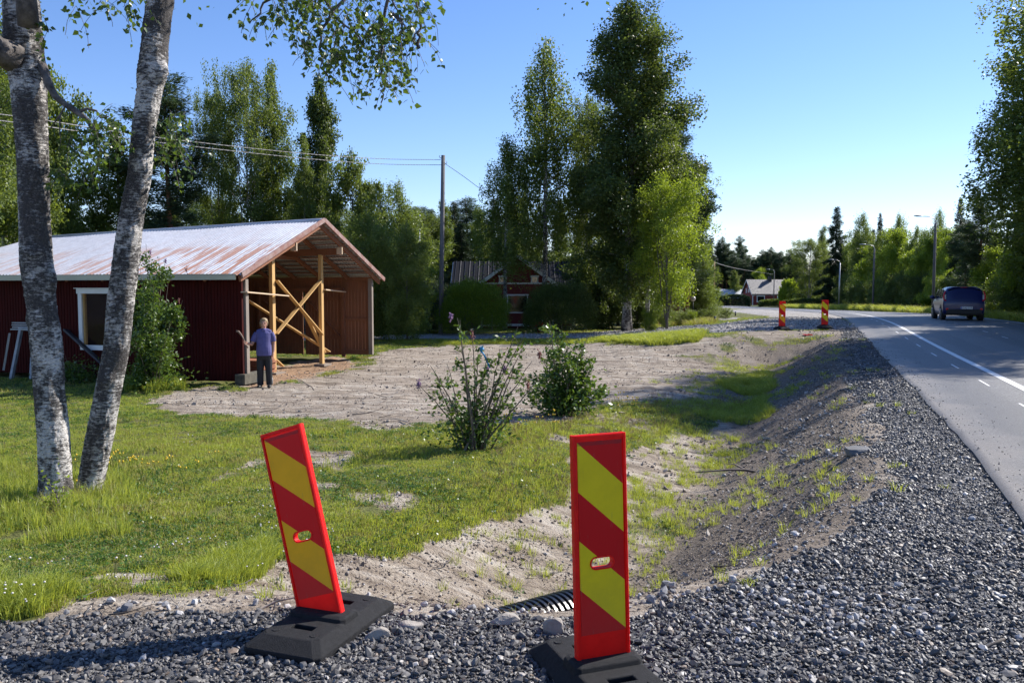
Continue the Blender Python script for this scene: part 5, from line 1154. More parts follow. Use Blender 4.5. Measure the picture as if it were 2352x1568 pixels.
# ---------------------------------------------------------------- lilac shrubs
LM['lilac'] = leafmat('lilac_leaves', (.035, .075, .014), (.12, .19, .035), .35, .35, .5)
MAT['lilacfl'] = simple('lilac_flower', (.30, .16, .30), .8, var=.2, scale=50); MAT['lilacold'] = simple('faded_lilac_flower', (.33, .13, .10), .8, var=.2, scale=50)
MAT['stem'] = simple('shrub_stem', (.20, .16, .12), .85, var=.3, scale=20)
def lilac(u, v, Y, tips, name, label, seed, dense=1200, sp=.02, L=.062, low=.35, depth=.45, flowers=(), spread=.33, mat='lilac', per=70):
    rg = np.random.default_rng(seed); b = GX(u, Y); o = empty(name, b, 0, label, 'shrub'); m = MB(); C = []; D = []
    for (tu, tv) in tips:
        dy = rg.normal(0, depth*.5); tp = P(tu, tv, Y+dy)-b; base = Vector((rg.normal(0, .10), rg.normal(0, .10), -.03))
        side = Vector((tp.x, tp.y, 0)); mid = base.lerp(tp, .5)+Vector((0, 0, .10*side.length))+Vector(rg.normal(0, .03, 3)); pts = []
        for t in np.linspace(0, 1, 9):
            pts.append(base*(1-t)**2+mid*2*t*(1-t)+tp*t*t+Vector(rg.normal(0, .006, 3)))
        m.tube(pts, [.013*(1-t)+.0035 for t in np.linspace(0, 1, 9)], 5, False)
        nt = int(rg.integers(5, 9))
        for j in range(nt):
            t = low+(1-low)*rg.random()**.7; i = int(t*8); q = pts[i]; dr = Vector(rg.normal(0, 1, 3)); dr.z = abs(dr.z)*.8; dr.normalize(); e = q+dr*rg.uniform(.06, .24)
            m.tube([q, q.lerp(e, .6)+Vector((0, 0, -.01)), e], [.004, .003, .0015], 3, False)
            for _ in range(max(1, int(per/nt))):
                tt = rg.uniform(.2, 1.05); C.append(q.lerp(e, tt)+Vector(rg.normal(0, sp, 3))); dd = (dr+Vector(rg.normal(0, .8, 3))); dd.z -= .35; D.append(dd.normalized())
    for _ in range(dense):
        a = rg.uniform(0, 6.28); q = abs(rg.normal(0, spread)); C.append(Vector((q*cos(a), q*sin(a), abs(rg.normal(.16, .17)) + rg.random()*.2))); dd = Vector((cos(a), sin(a), .1))+Vector(rg.normal(0, .6, 3)); D.append(dd.normalized())
    for k_ in range(22 if dense > 300 else 0):
        a = rg.uniform(0, 6.28); q = rg.uniform(.02, .25); p0 = Vector((q*cos(a)*.7, q*sin(a)*.7, -.02)); m.tube([p0, p0+Vector((q*cos(a)*.6, q*sin(a)*.6, rg.uniform(.25, .6)))], [.011, .007], 5)
    n_ = len(C); C = np.array([tuple(c) for c in C]); D = np.array([tuple(c) for c in D]); Ls = L*rg.uniform(.55, 1.25, n_)
    link('foliage', crown_mesh('foliage', C, D, Ls, Ls*.55, rg.random(n_), LM[mat], rg), o); m.build('stems', MAT['stem'], o)
    for (fu, fv, kind) in flowers:
        f = MB(); c = P(fu, fv, Y)-b; f.sphere(c, (.014, .014, .05), 6, 5)
        for k_ in range(34): q = c+Vector((rg.normal(0, .016), rg.normal(0, .016), rg.normal(0, .035))); f.sphere(q, .009, 5, 3)
        f.build('flower_cluster', MAT['lilacfl' if kind == 0 else 'lilacold'], o)
    return o
lilac(1087, 1038, 10.9, [(963, 882), (1002, 862), (1028, 835), (1050, 730), (1056, 735), (1085, 775), (1098, 800), (1125, 855), (1148, 800), (1190, 745), (1183, 840), (1200, 800), (1222, 830), (1236, 872), (1165, 880), (1105, 880), (1060, 800), (1020, 900), (1140, 920), (1180, 930), (1030, 940), (990, 840), (1120, 812), (1210, 760)],
      'lilac_bush', 'sparse leggy lilac bush with a blue ribbon tied on it, left of the denser one', 4, 1200, L=.068, low=.35, depth=.5, flowers=[(1036, 728, 0), (1084, 768, 1), (962, 882, 0), (1119, 850, 0), (1159, 848, 0), (1212, 885, 1), (1239, 815, 1)], spread=.27, per=62)
lilac(1300, 955, 14.8, [(1263, 735), (1268, 745), (1256, 760), (1300, 770), (1322, 775), (1350, 770), (1335, 800), (1243, 820), (1225, 860), (1366, 830), (1378, 890), (1290, 800), (1310, 820), (1275, 830), (1345, 860), (1232, 890), (1362, 870), (1320, 850), (1262, 800), (1384, 900), (1216, 915)],
      'lilac_bush', 'denser dark leaved lilac bush standing right of the sparse one', 5, 2800, sp=.035, L=.085, low=.12, depth=.7, spread=.36, per=180)
lilac(345, 885, 19.4, [(335, 560), (345, 575), (380, 600), (365, 590), (300, 640), (420, 690), (415, 720), (385, 650), (395, 740), (330, 640), (310, 690), (360, 700), (345, 740), (400, 700), (425, 705), (320, 600), (372, 625), (300, 760), (365, 770), (340, 680), (352, 655), (388, 780)],
      'tall_lilac', 'tall lilac growing against the barn wall right of the right birch trunk', 6, 2600, L=.085, low=.15, depth=.9, sp=.08, flowers=[(345, 580, 0), (380, 600, 0), (428, 620, 1), (410, 690, 1)], spread=.42, per=650)
lilac(165, 905, 20.9, [(150, 815), (170, 830), (190, 850), (130, 850), (205, 870), (120, 880)], 'variegated_shrub', 'small pale leaved shrub against the barn wall between the birch trunks', 7, 900, L=.09, low=.3, depth=.4, spread=.4, per=90)
# flag tape on the bush
rb = MB(); q = [P(u, v, 10.75) for u, v in ((1106, 806), (1112, 815), (1118, 828), (1125, 845))]
rb.loft([[p+Vector((-.012, 0, 0)), p+Vector((.012, .004, 0)), p+Vector((.012, .006, 0)), p+Vector((-.012, .002, 0))] for p in q[:3]]); rb.loft([[p+Vector((-.012, 0, 0)), p+Vector((.012, .004, 0)), p+Vector((.012, .006, 0)), p+Vector((-.010, .002, 0))] for p in q[2:]], mi=1)
rg = random.Random(4)
for k_ in range(7): a = P(1105, 802, 10.75)+Vector((rg.gauss(0, .012), rg.gauss(0, .012), rg.gauss(0, .015))); rb.box(a, (.05, .004, .022), Euler((rg.random()*3, rg.random()*3, rg.random()*3)))
rb.build('ribbon', [simple('blue_tape', (.03, .33, .60), .4), simple('yellow_tape', (.75, .68, .08), .4)], label='blue and yellow ribbon tied to the sparse lilac bush', cat='ribbon')
# rowan sapling at the birch foot
lilac(128, 1200, 7.2, [(128, 1125), (120, 1140), (140, 1150), (110, 1160), (150, 1170)], 'rowan_sapling', 'small bright rowan sapling growing in the grass against the birch foot', 9, 20, L=.05, low=.3, depth=.1, spread=.1, mat='bright', per=36)

# ---------------------------------------------------------------- the near birch
def sx(tab, v): return float(np.interp(v, [t[0] for t in tab], [t[1] for t in tab])), float(np.interp(v, [t[0] for t in tab], [t[2] for t in tab]))
T1 = [(-900, -40, 44), (-400, 20, 60), (0, 48, 84), (100, 54, 92), (200, 66, 84), (300, 72, 74), (400, 76, 74), (500, 79, 74), (600, 84, 80), (700, 95, 72), (800, 107, 78), (900, 113, 76), (1000, 122, 78), (1100, 127, 80), (1160, 130, 92), (1200, 130, 104)]
T2 = [(-900, 470, 40), (-400, 420, 52), (0, 368, 66), (100, 355, 66), (170, 349, 72), (200, 345, 64), (300, 329, 58), (400, 321, 58), (500, 302, 60), (600, 289, 66), (700, 277, 68), (800, 268, 66), (900, 248, 66), (1000, 230, 70), (1100, 210, 68), (1150, 200, 78), (1190, 196, 90)]
BY1, BY2 = 7.75, 8.05
bx_ = GX(165, 7.9); NB = empty('birch_tree', bx_, 0, 'near birch with two thick leaning white and black trunks and overhanging leafy branches', 'tree')
def bigtrunk(tab, Y, seed, knots):
    vs = np.concatenate([np.linspace(-900, -20, 60), np.linspace(-12, 1190, 330)]); n_ = 72; V = []; tab = [(a, b_, c*.86) for a, b_, c in tab]
    pts = []
    for v in vs:
        u, w_ = sx(tab, v); p = P(u, v, Y)
        pts.append((p, w_/2*Y/FOC))
    for i, (p, r_) in enumerate(pts):
        for j in range(n_):
            a = 2*pi*j/n_; V.append((p.x, p.y, p.z, a, r_))
    A = np.array(V); ang = A[:, 3]; rr = A[:, 4]; z = A[:, 2]
    xx = ang/(2*pi)*n_
    def an(f, zf, s, o=3):   # periodic angular noise
        c_, s_ = np.cos(ang)*f, np.sin(ang)*f; return fbm(c_+s_*.0+z*zf*.31+7*s, s_+z*zf, o, seed+s)-.5
    scale = np.maximum(0, (fbm(np.cos(ang)*3.2+9, np.sin(ang)*3.2+z*2.2, 3, seed+5)-.42))*2
    flake = (fbm(np.cos(ang)*16+4, np.sin(ang)*16+z*34, 3, seed+9)-.5)
    r2 = rr*(1+.12*an(1.2, 1.1, 1)+.07*an(3, 3, 2))+.030*flake*(.35+scale)
    for (kv, ka, kr, kh) in knots:
        kz = P(0, kv, Y).z; da = np.angle(np.exp(1j*(ang-ka))); d2 = (da/.42)**2+((z-kz)/kr)**2; r2 += kh*np.exp(-d2)-.5*kh*np.exp(-d2*7)
    X = A[:, 0]+np.cos(ang)*r2; Y_ = A[:, 1]+np.sin(ang)*r2
    k_ = len(pts); i, j = np.meshgrid(np.arange(k_-1), np.arange(n_), indexing='ij'); j2 = (j+1) % n_
    F = np.stack([i*n_+j, i*n_+j2, (i+1)*n_+j2, (i+1)*n_+j], -1).reshape(-1, 4)[:, ::-1]
    me = npmesh('trunk', np.stack([X, Y_, z], 1)-np.array(bx_), F, True); return me
link('trunk', bigtrunk(T1, BY1, 3, [(130, -2.6, .10, .05), (580, -1.2, .05, .035), (640, -.2, .09, .05), (735, -2.9, .05, .02), (250, -.5, .1, .03)]), NB, mat=MAT['birchbark'])
link('trunk', bigtrunk(T2, BY2, 13, [(105, -1.6, .06, .04), (170, -.4, .09, .06), (380, -1.2, .04, .02), (535, -1.0, .045, .03), (870, -1.4, .06, .03)]), NB, mat=MAT['birchbark'])
limb = MB()
def lp(u, v, Y): return P(u, v, Y)-bx_
limb.tube([lp(30, 130, 7.65), lp(-10, 110, 7.5), lp(-60, 60, 7.4), lp(-200, -200, 7.2)], [.15, .11, .09, .06], 14)
limb.tube([lp(66, 60, 7.50), lp(60, 0, 7.4), lp(58, -200, 7.3)], [.09, .085, .06], 12)
limb.tube([lp(97, 150, 7.7), lp(112, 195, 7.68), lp(128, 222, 7.66), lp(150, 240, 7.64), lp(178, 258, 7.62), lp(195, 270, 7.6), lp(212, 292, 7.6), lp(225, 310, 7.6)], [.042, .036, .030, .028, .026, .022, .017, .012], 9)
limb.tube([lp(178, 258, 7.62), lp(200, 250, 7.6), lp(222, 255, 7.6), lp(230, 270, 7.6), lp(250, 268, 7.6)], [.016, .012, .010, .008, .006], 6)
limb.tube([lp(172, 255, 7.62), lp(150, 243, 7.6), lp(138, 265, 7.6), lp(112, 300, 7.6)], [.012, .010, .008, .004], 6); limb.tube([lp(138, 265, 7.6), lp(137, 300, 7.6), lp(140, 330, 7.6)], [.007, .006, .003], 5)
# boughs over the top of the picture
BR = [[(470, -420, 8.0), (620, -250, 7.4), (720, -110, 7.0), (820, -40, 6.8), (900, -10, 6.7), (925, 50, 6.7), (962, 115, 6.7)], [(720, -110, 7.0), (700, -40, 6.9), (745, 0, 6.8), (800, 60, 6.7), (838, 110, 6.6), (880, 130, 6.6)],
      [(700, -40, 6.9), (640, -20, 6.8), (600, 20, 6.8), (575, 50, 6.8)], [(900, -10, 6.7), (875, 60, 6.7), (878, 130, 6.6), (880, 200, 6.6), (875, 235, 6.6)], [(925, 50, 6.7), (900, 25, 6.7), (940, 90, 6.7), (960, 70, 6.7)],
      [(820, -40, 6.8), (780, 10, 6.7), (740, 70, 6.7), (735, 140, 6.6), (760, 200, 6.6)], [(962, 115, 6.7), (965, 60, 6.7), (960, 0, 6.7), (930, -60, 6.8)]]
for br_ in BR:
    k_ = len(br_); pts = []
    for i in range((k_-1)*4+1):
        t = i/4; a = int(min(t, k_-2)); f = t-a; q = lp(*br_[a]).lerp(lp(*br_[a+1]), f); pts.append(q+Vector((random.Random(i*7+k_).gauss(0, .012), 0, random.Random(i*3).gauss(0, .012))))
    limb.tube(pts, [max(.005, .034*(1-i/len(pts))**1.3 if br_ is BR[0] else .013*(1-i/len(pts))+.003) for i in range(len(pts))], 6, False)
limb.build('branches', MAT['limbbark'], NB)
# leaves on hanging twigs
rg = np.random.default_rng(21); OUT = [(565, 55), (590, 20), (600, -80), (975, -80), (985, 10), (960, 50), (980, 70), (985, 110), (1002, 145), (965, 150), (968, 180), (935, 195), (925, 230), (900, 245), (895, 262), (868, 255), (865, 235), (850, 205), (835, 190), (822, 230), (800, 260), (790, 262), (770, 225), (745, 225), (735, 170), (725, 165), (718, 190), (702, 165), (690, 140), (655, 130), (640, 100), (620, 82), (600, 95), (575, 88)]
tw = MB(); C = []; D = []
def strand(u, v, Y, L_, nleaf, outline=None):
    p = lp(u, v, Y); pts = [p.copy()]; d = Vector((rg.normal(0, .5), rg.normal(0, .5), -.25)); d.normalize(); st = .04
    for i in range(int(L_/st)):
        d = (d+Vector((rg.normal(0, .10), rg.normal(0, .10), -.16))).normalized(); p = p+d*st; pts.append(p.copy())
    tw.tube(pts, [.0022]*len(pts), 3, False)
    for _ in range(nleaf):
        i = rg.integers(1, len(pts)); q = pts[i]+Vector(rg.normal(0, .012, 3)); dd = Vector((rg.normal(0, .7), rg.normal(0, .7), -.6+rg.normal(0, .35))).normalized(); C.append(q+dd*.012); D.append(dd)
ox = np.array(OUT)
for k_ in range(3000):
    if len(C) > 1750: break
    u, v = rg.uniform(560, 1000), rg.uniform(-80, 240); L_ = rg.uniform(.12, .42); dv = L_*FOC/6.7
    ok = sdpoly(np.array([u, u]), np.array([v, v+dv*.8]), OUT)
    if (ok < -4).all(): strand(u, v, rg.uniform(6.3, 7.1), L_, int(L_*24))
for u0, u1, v0, v1, Y, n_ in ((150, 300, -40, 25, 7.0, 16), (545, 600, -40, 5, 7, 3), (95, 115, 20, 90, 7.6, 5), (200, 275, 262, 330, 7.6, 26), (130, 215, 290, 400, 7.7, 30), (340, 430, 250, 380, 8.2, 34), (240, 345, 240, 300, 8.1, 10), (215, 280, 215, 270, 7.6, 4)):
    for _ in range(n_): strand(rg.uniform(u0, u1), rg.uniform(v0, v1), Y+rg.normal(0, .15), rg.uniform(.12, .42), 9)
C = np.array([tuple(c) for c in C]); D = np.array([tuple(c) for c in D]); n_ = len(C); Ls = .052*rg.uniform(.65, 1.2, n_)
nr = rg.normal(size=(n_, 3)); q = np.cross(D, nr); q /= np.linalg.norm(q, axis=1)[:, None]; nn_ = np.cross(D, q); L1 = Ls[:, None]; W1 = L1*.40
V = np.stack([C, C+D*L1*.32+q*W1*.95+nn_*L1*.05, C+D*L1*.62+q*W1*.6+nn_*L1*.05, C+D*L1*1.02, C+D*L1*.62-q*W1*.6+nn_*L1*.05, C+D*L1*.32-q*W1*.95+nn_*L1*.05], 1).reshape(-1, 3)
b6 = np.arange(n_)*6; F = np.concatenate([np.stack([b6, b6+1, b6+2, b6+3], 1), np.stack([b6, b6+3, b6+4, b6+5], 1)])
vr = rg.random(n_); me = npmesh('hanging_leaves', V, F, False, {'var': ('FACE', 'FLOAT', np.concatenate([vr, vr]))})
LM['near'] = leafmat('near_birch_leaves', (.035, .075, .014), (.11, .17, .03), .42, .33, .5); link('hanging_leaves', me, NB, mat=LM['near']); tw.build('twigs', MAT['bark'], NB)
# crown above the frame
n_ = 9000; B = rg.normal(size=(260, 3))*np.array([2.3, 2.0, 1.3])+np.array([.6, .4, 7.4]); ci = rg.integers(0, 260, n_); C = B[ci]+rg.normal(size=(n_, 3))*.28; k_ = (C[:, 2] > 5.6)&(C[:, 2] + .0*C[:, 0] > 5.4+.25*np.abs(C[:, 0]))
C = C[k_]; n_ = len(C); D = rg.normal(size=(n_, 3)); D[:, 2] -= .7; D /= np.linalg.norm(D, axis=1)[:, None]; Ls = .09*rg.uniform(.6, 1.2, n_)
link('crown', crown_mesh('crown', C, D, Ls, Ls*.75, rg.random(n_), LM['near'], rg), NB)
# ================================================================ POLES, WIRES, LAMPS
b_ = GX(1012, 42.2); top = P(1018, 357, 42.2); o = empty('utility_pole', b_, 0, 'tall grey wooden utility pole standing beside the round willow bush', 'utility pole')
m = MB(); m.tube([Vector((0, 0, -.1)), (top-b_)*.5, top-b_], [.125, .115, .10], 14); m.build('pole', MAT['pole'], o)
MAT['steel'] = simple('galvanised_steel', (.42, .43, .44), .4, metal=.7, var=.1); MAT['blacks'] = simple('black_metal', (.02, .02, .022), .5, var=.1)
for v, s_ in ((364, -1), (377, 1)):
    h = MB(); c = P(1018, v, 42.2)-b_; h.tube([c, c+Vector((s_*.16, -.02, .02)), c+Vector((s_*.20, -.02, .10)), c+Vector((s_*.15, -.02, .14))], .016, 6); h.build('hook', MAT['steel'], o)
MAT['wire'] = simple('grey_cable', (.30, .29, .28), .5, var=.1)
def wire(pts, label, r=.014, mat='wire', n_=26, twist=0):
    """pts: (u,v,Y) control points, smoothly interpolated"""
    k = len(pts); q = [P(*p) for p in pts]; out = []
    for i in range((k-1)*n_+1):
        t = i/n_; a = int(min(t, k-2)); f = t-a; p0 = q[max(a-1, 0)]; p1 = q[a]; p2 = q[a+1]; p3 = q[min(a+2, k-1)]
        out.append(.5*((2*p1)+(p2-p0)*f+(2*p0-5*p1+4*p2-p3)*f*f+(3*p1-p0-3*p2+p3)*f**3))
    w_ = MB()
    if twist:
        for ph in (0, pi): w_.tube([p+Vector((0, cos(i*1.3+ph)*r, sin(i*1.3+ph)*r)) for i, p in enumerate(out)], r*.8, 5, False)
    else: w_.tube(out, r, 5, False)
    w_.build('overhead_wire', MAT[mat], label=label, cat='wire')
wire([(-60, 255, 23), (100, 276, 25), (370, 317, 30), (700, 353, 36), (880, 365, 40), (1012, 367, 42.2)], 'upper of the two twisted cables running left from the utility pole', .010, n_=60, twist=1)
wire([(-60, 270, 23), (100, 290, 25), (370, 328, 30), (700, 364, 36), (880, 377, 40), (1014, 379, 42.2)], 'lower of the two twisted cables running left from the utility pole', .010, n_=60, twist=1)
wire([(1022, 376, 42.2), (1060, 402, 44), (1095, 428, 46), (1130, 455, 48), (1180, 580, 50)], 'dark cable dropping right from the utility pole to the red house', .014, 'blacks', 12)
# flag pole
b_ = GX(963, 54); o = empty('flagpole', b_, 0, 'thin white flagpole left of the utility pole', 'flagpole'); t_ = P(964, 498, 54)-b_
m = MB(); m.tube([Vector((0, 0, 0)), t_], [.055, .032], 8); m.build('mast', MAT['white'], o); m = MB(); m.sphere(t_+Vector((0, 0, .05)), .08, 8, 6); m.build('finial', MAT['white'], o)
MAT['lampwood'] = barkmat('lamp_pole_wood', (.17, .15, .14), (.09, .08, .075), 3, (6, 6, .3))
def lamp(u, Y, vt, label, rz=0, wood=True):
    b = GX(u, Y); h = P(u, vt, Y).z-b.z; o = empty('street_lamp', b, rz, label, 'street lamp', 'street lamps along the road')
    m = MB(); m.tube([(0, 0, -.1), (0, 0, h*.5), (0, 0, h)], [.14, .12, .10], 10); m.build('pole', MAT['lampwood'] if wood else MAT['steel'], o)
    a = MB(); a.tube([(0, -.12, h-.9), (0, -.10, h), (-.15, -.08, h+.35), (-.6, -.06, h+.55), (-1.3, -.05, h+.58)], [.04, .04, .036, .034, .034], 8); a.build('arm', MAT['steel'], o)
    hd_ = MB(); hd_.loft([[Vector((x, -.05+wy*cos(t), h+.60+z+hz*sin(t))) for t in [2*pi*i/10 for i in range(10)]] for x, wy, hz, z in ((-1.15, .05, .04, 0), (-1.3, .13, .06, 0), (-1.7, .15, .07, .01), (-1.95, .08, .04, .02))]); hd_.build('lamp_head', MAT['steel'], o)
    return b
lamp(2143, 74, 512, 'nearest street lamp, rising right behind the dark car'); lamp(2005, 108, 572, 'second street lamp from the dark car'); lamp(1927, 145, 604, 'third street lamp, in front of the tall dark spruce', wood=False)
lamp(1777, 203, 624, 'street lamp standing in front of the distant red house'); lamp(1637, 196, 636, 'farthest street lamp, beside the slim brown pole', wood=False)
b_ = GX(1639, 70); o = empty('utility_pole', b_, 0, 'slim brown pole at the left road bend', 'utility pole'); m = MB(); t_ = P(1640, 601, 70)-b_; m.tube([Vector((0, 0, -.1)), t_], [.11, .09], 10); m.build('pole', simple('brown_pole', (.30, .16, .09), .8, var=.2), o)
wire([(1640, 604, 70), (1625, 628, 66), (1600, 640, 62), (1570, 634, 58)], 'sagging cable left of the slim brown pole', .018, n_=10); wire([(1640, 602, 70), (1700, 618, 100), (1776, 630, 203)], 'cable running right from the slim brown pole toward the distant lamp', .02, n_=12)
wire([(2144, 535, 74), (2250, 505, 66), (2360, 468, 55)], 'cable leaving the nearest street lamp to the right', .02, n_=12)

# ================================================================ HOUSES
def tilemat(name, c, c2, ribs=5.5):
    m, n, l, b = M_(name); tc = n.new('ShaderNodeTexCoord'); wv = n.new('ShaderNodeTexWave'); wv.inputs['Scale'].default_value = ribs; wv.bands_direction = 'X'; l.new(tc.outputs['Object'], wv.inputs['Vector'])
    f = noise(n, l, tc.outputs['Object'], 3, 4, .6); col = mixc(n, l, f, c, c2); l.new(col, b.inputs['Base Color']); b.inputs['Roughness'].default_value = .6; b.inputs['Specular IOR Level'].default_value = .25; bump(n, l, b, wv.outputs['Fac'], 1.0, .06); return m
MAT['tile_d'] = simple('dark_tile', (.030, .031, .036), .9, spec=.05); MAT['tile_g'] = tilemat('grey_brown_tile', (.15, .14, .14), (.21, .195, .195), 4)
MAT['metal_l'] = tilemat('light_metal', (.55, .58, .64), (.62, .65, .70), 3); MAT['hred'] = simple('house_red', (.19, .018, .014), .7, var=.12, scale=4, stretch=(6, 6, .3))
def win(mb_parent, c, w_, h_, face='y', t=.07, out=-1):
    """window frame centred at c on a wall facing -y (face y) or -x (face x)"""
    f = MB(); x = Vector((1, 0, 0)) if face == 'y' else Vector((0, 1, 0)); nrm = Vector((0, -1, 0)) if face == 'y' else Vector((-1, 0, 0)); c = Vector(c)+nrm*.03
    def bx(cc, a, hh): f.box(cc, (a, .06, hh) if face == 'y' else (.06, a, hh))
    bx(c+Vector((0, 0, h_/2+t/2)), w_+2*t+.1, t*1.3); bx(c-Vector((0, 0, h_/2+t/2)), w_+2*t+.06, t)
    for s_ in (-1, 1): bx(c+x*s_*(w_/2+t/2), t, h_)
    fo = f.build('window', MAT['white'], mb_parent); g = MB(); cc = c-nrm*.01
    g.box(cc, (w_, .02, h_) if face == 'y' else (.02, w_, h_)); g.build('pane', MAT['glass'], fo); return fo
def gabled(root, L, D, hw, hr, wmat, rmat, ov=.4, cx=0, cy_=0, z0=0, th=.10, axis='x', trim=True):
    """axis: ridge direction"""
    def T(a, b_, z): return Vector((cx+(a if axis == 'x' else b_), cy_+(b_ if axis == 'x' else a), z0+z))
    w_ = MB(); pr = [(-D/2, 0), (D/2, 0), (D/2, hw), (0, hw+hr), (-D/2, hw)]
    w_.loft([[T(a, p[0], p[1]) for p in pr] for a in (-L/2, L/2)], smooth=False); w_.build('wall', wmat, root)
    k = hr/(D/2)
    for s_ in (-1, 1):
        r_ = MB(); e = D/2+ov
        sec = [(0, hw+hr+.02), (s_*e, hw-ov*k+.02), (s_*e, hw-ov*k+th+.04), (0, hw+hr+th+.04)]
        r_.loft([[T(a, p[0], p[1]) for p in sec] for a in (-L/2-ov, L/2+ov)], smooth=False); ro_ = r_.build('roof', rmat, root)
    if trim:
        t = MB()
        for a in (-L/2-ov-.02, L/2+ov+.02):
            for s_ in (-1, 1): t.beam(T(a, s_*(D/2+ov), hw-ov*k-.02), T(a, 0, hw+hr+.0), .04, .20)
        t.build('bargeboard', MAT['white'], root); t = MB()
        for a in (-L/2, L/2):
            for s_ in (-1, 1): t.box(T(a*1.002, s_*D/2*1.003, hw/2), (.13, .13, hw))
        t.build('corner_board', MAT['white'], root)
# central red house with the gabled wing
hb = GX(1190, 52); hz = hb.z; hr_ = empty('red_house', (hb.x, 52, hz), 0, 'red house with dark tiled roof and white trimmed gable behind the birches', 'house')
gabled(hr_, 7.4, 5.5, 2.3, 1.75, MAT['hred'], MAT['tile_d'], .45, cx=-.15, cy_=3.6, z0=.1)
gabled(hr_, 4.0, 4.3, 2.75, 1.55, MAT['hred'], MAT['tile_d'], .42, cx=-.05, cy_=.0, z0=.1, axis='y')
for i in range(26):
    x_ = -4.1+i*.31; f = MB(); k_ = 1.75/2.75
    if abs(x_) > 1.2: f.beam((x_, 3.6-3.15, 2.4-.45*k_+.17), (x_, 3.6, 4.15+.16), .035, .04); f.build('roof_rib', MAT['blacks'] if i % 2 == 0 else MAT['pole'], hr_)
f = MB(); f.box((0, -2.02, 2.78), (4.3, .03, .09)); f.box((0, -2.05, .28), (4.4, .1, .14)); f.build('trim_board', MAT['white'], hr_)
win(hr_, (-.05, -2.0, 1.55), 1.15, 1.0); win(hr_, (.98, -2.0, 3.02), .3, .32, t=.07); win(hr_, (-.95, -2.0, 3.02), .3, .32, t=.07)
f = MB(); f.box((1.25, -2.3, .25), (.9, .6, .16)); f.box((1.25, -2.6, .12), (.9, .4, .16)); f.build('steps', MAT['greywood'], hr_)
# distant house
q = GX(1758, 212); h2 = empty('red_house', (q.x, 212, q.z), R(2), 'distant red house with grey tiled roof and black chimney at the road bend', 'house')
gabled(h2, 9.2, 8.0, 3.0, 3.3, MAT['hred'], MAT['tile_g'], .45)
for x in (-2.6, 2.6): win(h2, (x, -4, 1.55), 1.7, 1.3, t=.16)
win(h2, (.3, -4, 2.75), .3, .35, t=.06); win(h2, (-4.6, -.8, 3.8), .8, 1.1, 'x', t=.12); win(h2, (-4.6, 1.2, 3.6), .6, .9, 'x', t=.12)
f = MB(); f.box((-4.4, -4.03, 2.35), (.5, .05, .08)); f.box((0, -4.03, 2.45), (9.2, .04, .07)); f.build('trim_board', MAT['white'], h2)
f = MB(); f.box((.9, -.3, 6.5), (.75, .75, 1.5)); f.box((.9, -.3, 7.3), (.9, .9, .12)); f.build('chimney', MAT['blacks'], h2)
q = GX(1662, 226); h3 = empty('metal_roofed_shed', (q.x, 226, q.z), 0, 'long low red shed with pale metal roof behind the clipped hedge', 'shed'); gabled(h3, 12.5, 7, 1.9, 2.1, MAT['hred'], MAT['metal_l'], .5)
f = MB()
for k_ in range(3): f.box((-5.2+k_*1.7, -3.53, .9), (.14, .04, 1.8))
f.build('door_trim', MAT['white'], h3)
q = GX(1527, 60); h4 = empty('small_red_cottage', (q.x, 61.5, q.z), R(-14), 'small red cottage half hidden behind the rowan and the pine trunks', 'house'); gabled(h4, 2.4, 3, 2.1, 1.0, MAT['hred'], MAT['tile_g'], .35); win(h4, (-.5, -1.5, 1.1), .4, .8); win(h4, (.6, -1.5, 1.1), .4, .8)
q = GX(1345, 300); 
# ================================================================ GARDEN THINGS
for i, (u0, u1, l_) in enumerate(((905, 934, 'low grey bench, leftmost by the dark shrub row'), (949, 971, 'low grey bench just under the white flagpole'), (978, 1004, 'low grey bench just left of the utility pole'), (1022, 1058, 'low pale bench between the utility pole and the willow bush'))):
    Y = 45.5; a = GX((u0+u1)/2, Y); w_ = (u1-u0)*Y/FOC; o = empty('garden_bench', a, 0, l_, 'bench', 'low benches along the garden edge')
    f = MB(); f.box((0, 0, .42), (w_, .30, .04)); f.build('seat', MAT['greywood'], o)
    for sx_ in (-1, 1):
        f = MB(); f.box((sx_*(w_/2-.08), 0, .2), (.05, .26, .42)); f.build('leg', MAT['greywood'], o)
MAT['terra'] = simple('terracotta', (.38, .13, .07), .8, var=.1); MAT['redfl'] = simple('red_petals', (.75, .02, .02), .6, var=.1)
for u, l_ in ((1240, 'terracotta pot of red flowers, left one of two on the house lawn'), (1253, 'plain terracotta pot, right one of two on the house lawn')):
    a = GX(u, 44.8); a.z -= .02; o = empty('flower_pot', a, 0, l_, 'flower pot', 'flower pots on the lawn'); f = MB(); f.loft([[Vector((r_*cos(2*pi*i/14), r_*sin(2*pi*i/14), z)) for i in range(14)] for r_, z in ((.11, 0), (.17, .24), (.19, .24), (.19, .30), (.16, .30), (.15, .26))]); f.build('pot', MAT['terra'], o)
    if u == 1240:
        r = random.Random(1); f = MB(); [f.sphere((r.gauss(0, .10), r.gauss(0, .1), .48+r.gauss(0, .07)), .04, 6, 4) for _ in range(30)]; f.build('blossoms', MAT['redfl'], o)
    f = MB(); r = random.Random(2); [f.tube([(0, 0, .26), (r.gauss(0, .05), r.gauss(0, .05), .36), (r.gauss(0, .1), r.gauss(0, .1), .46)], [.02, .03, .012], 5) for _ in range(9)]; f.build('leaves', LM['dark'], o)
a = GX(1255, 46); o = empty('garden_trestle', a, R(20), 'small dark red a-frame standing on the lawn beside the right willow bush', 'a-frame'); f = MB()
for y in (-.25, .25): f.beam((-.42, y, 0), (0, y, .85), .04, .07); f.beam((.42, y, 0), (0, y, .85), .04, .07)
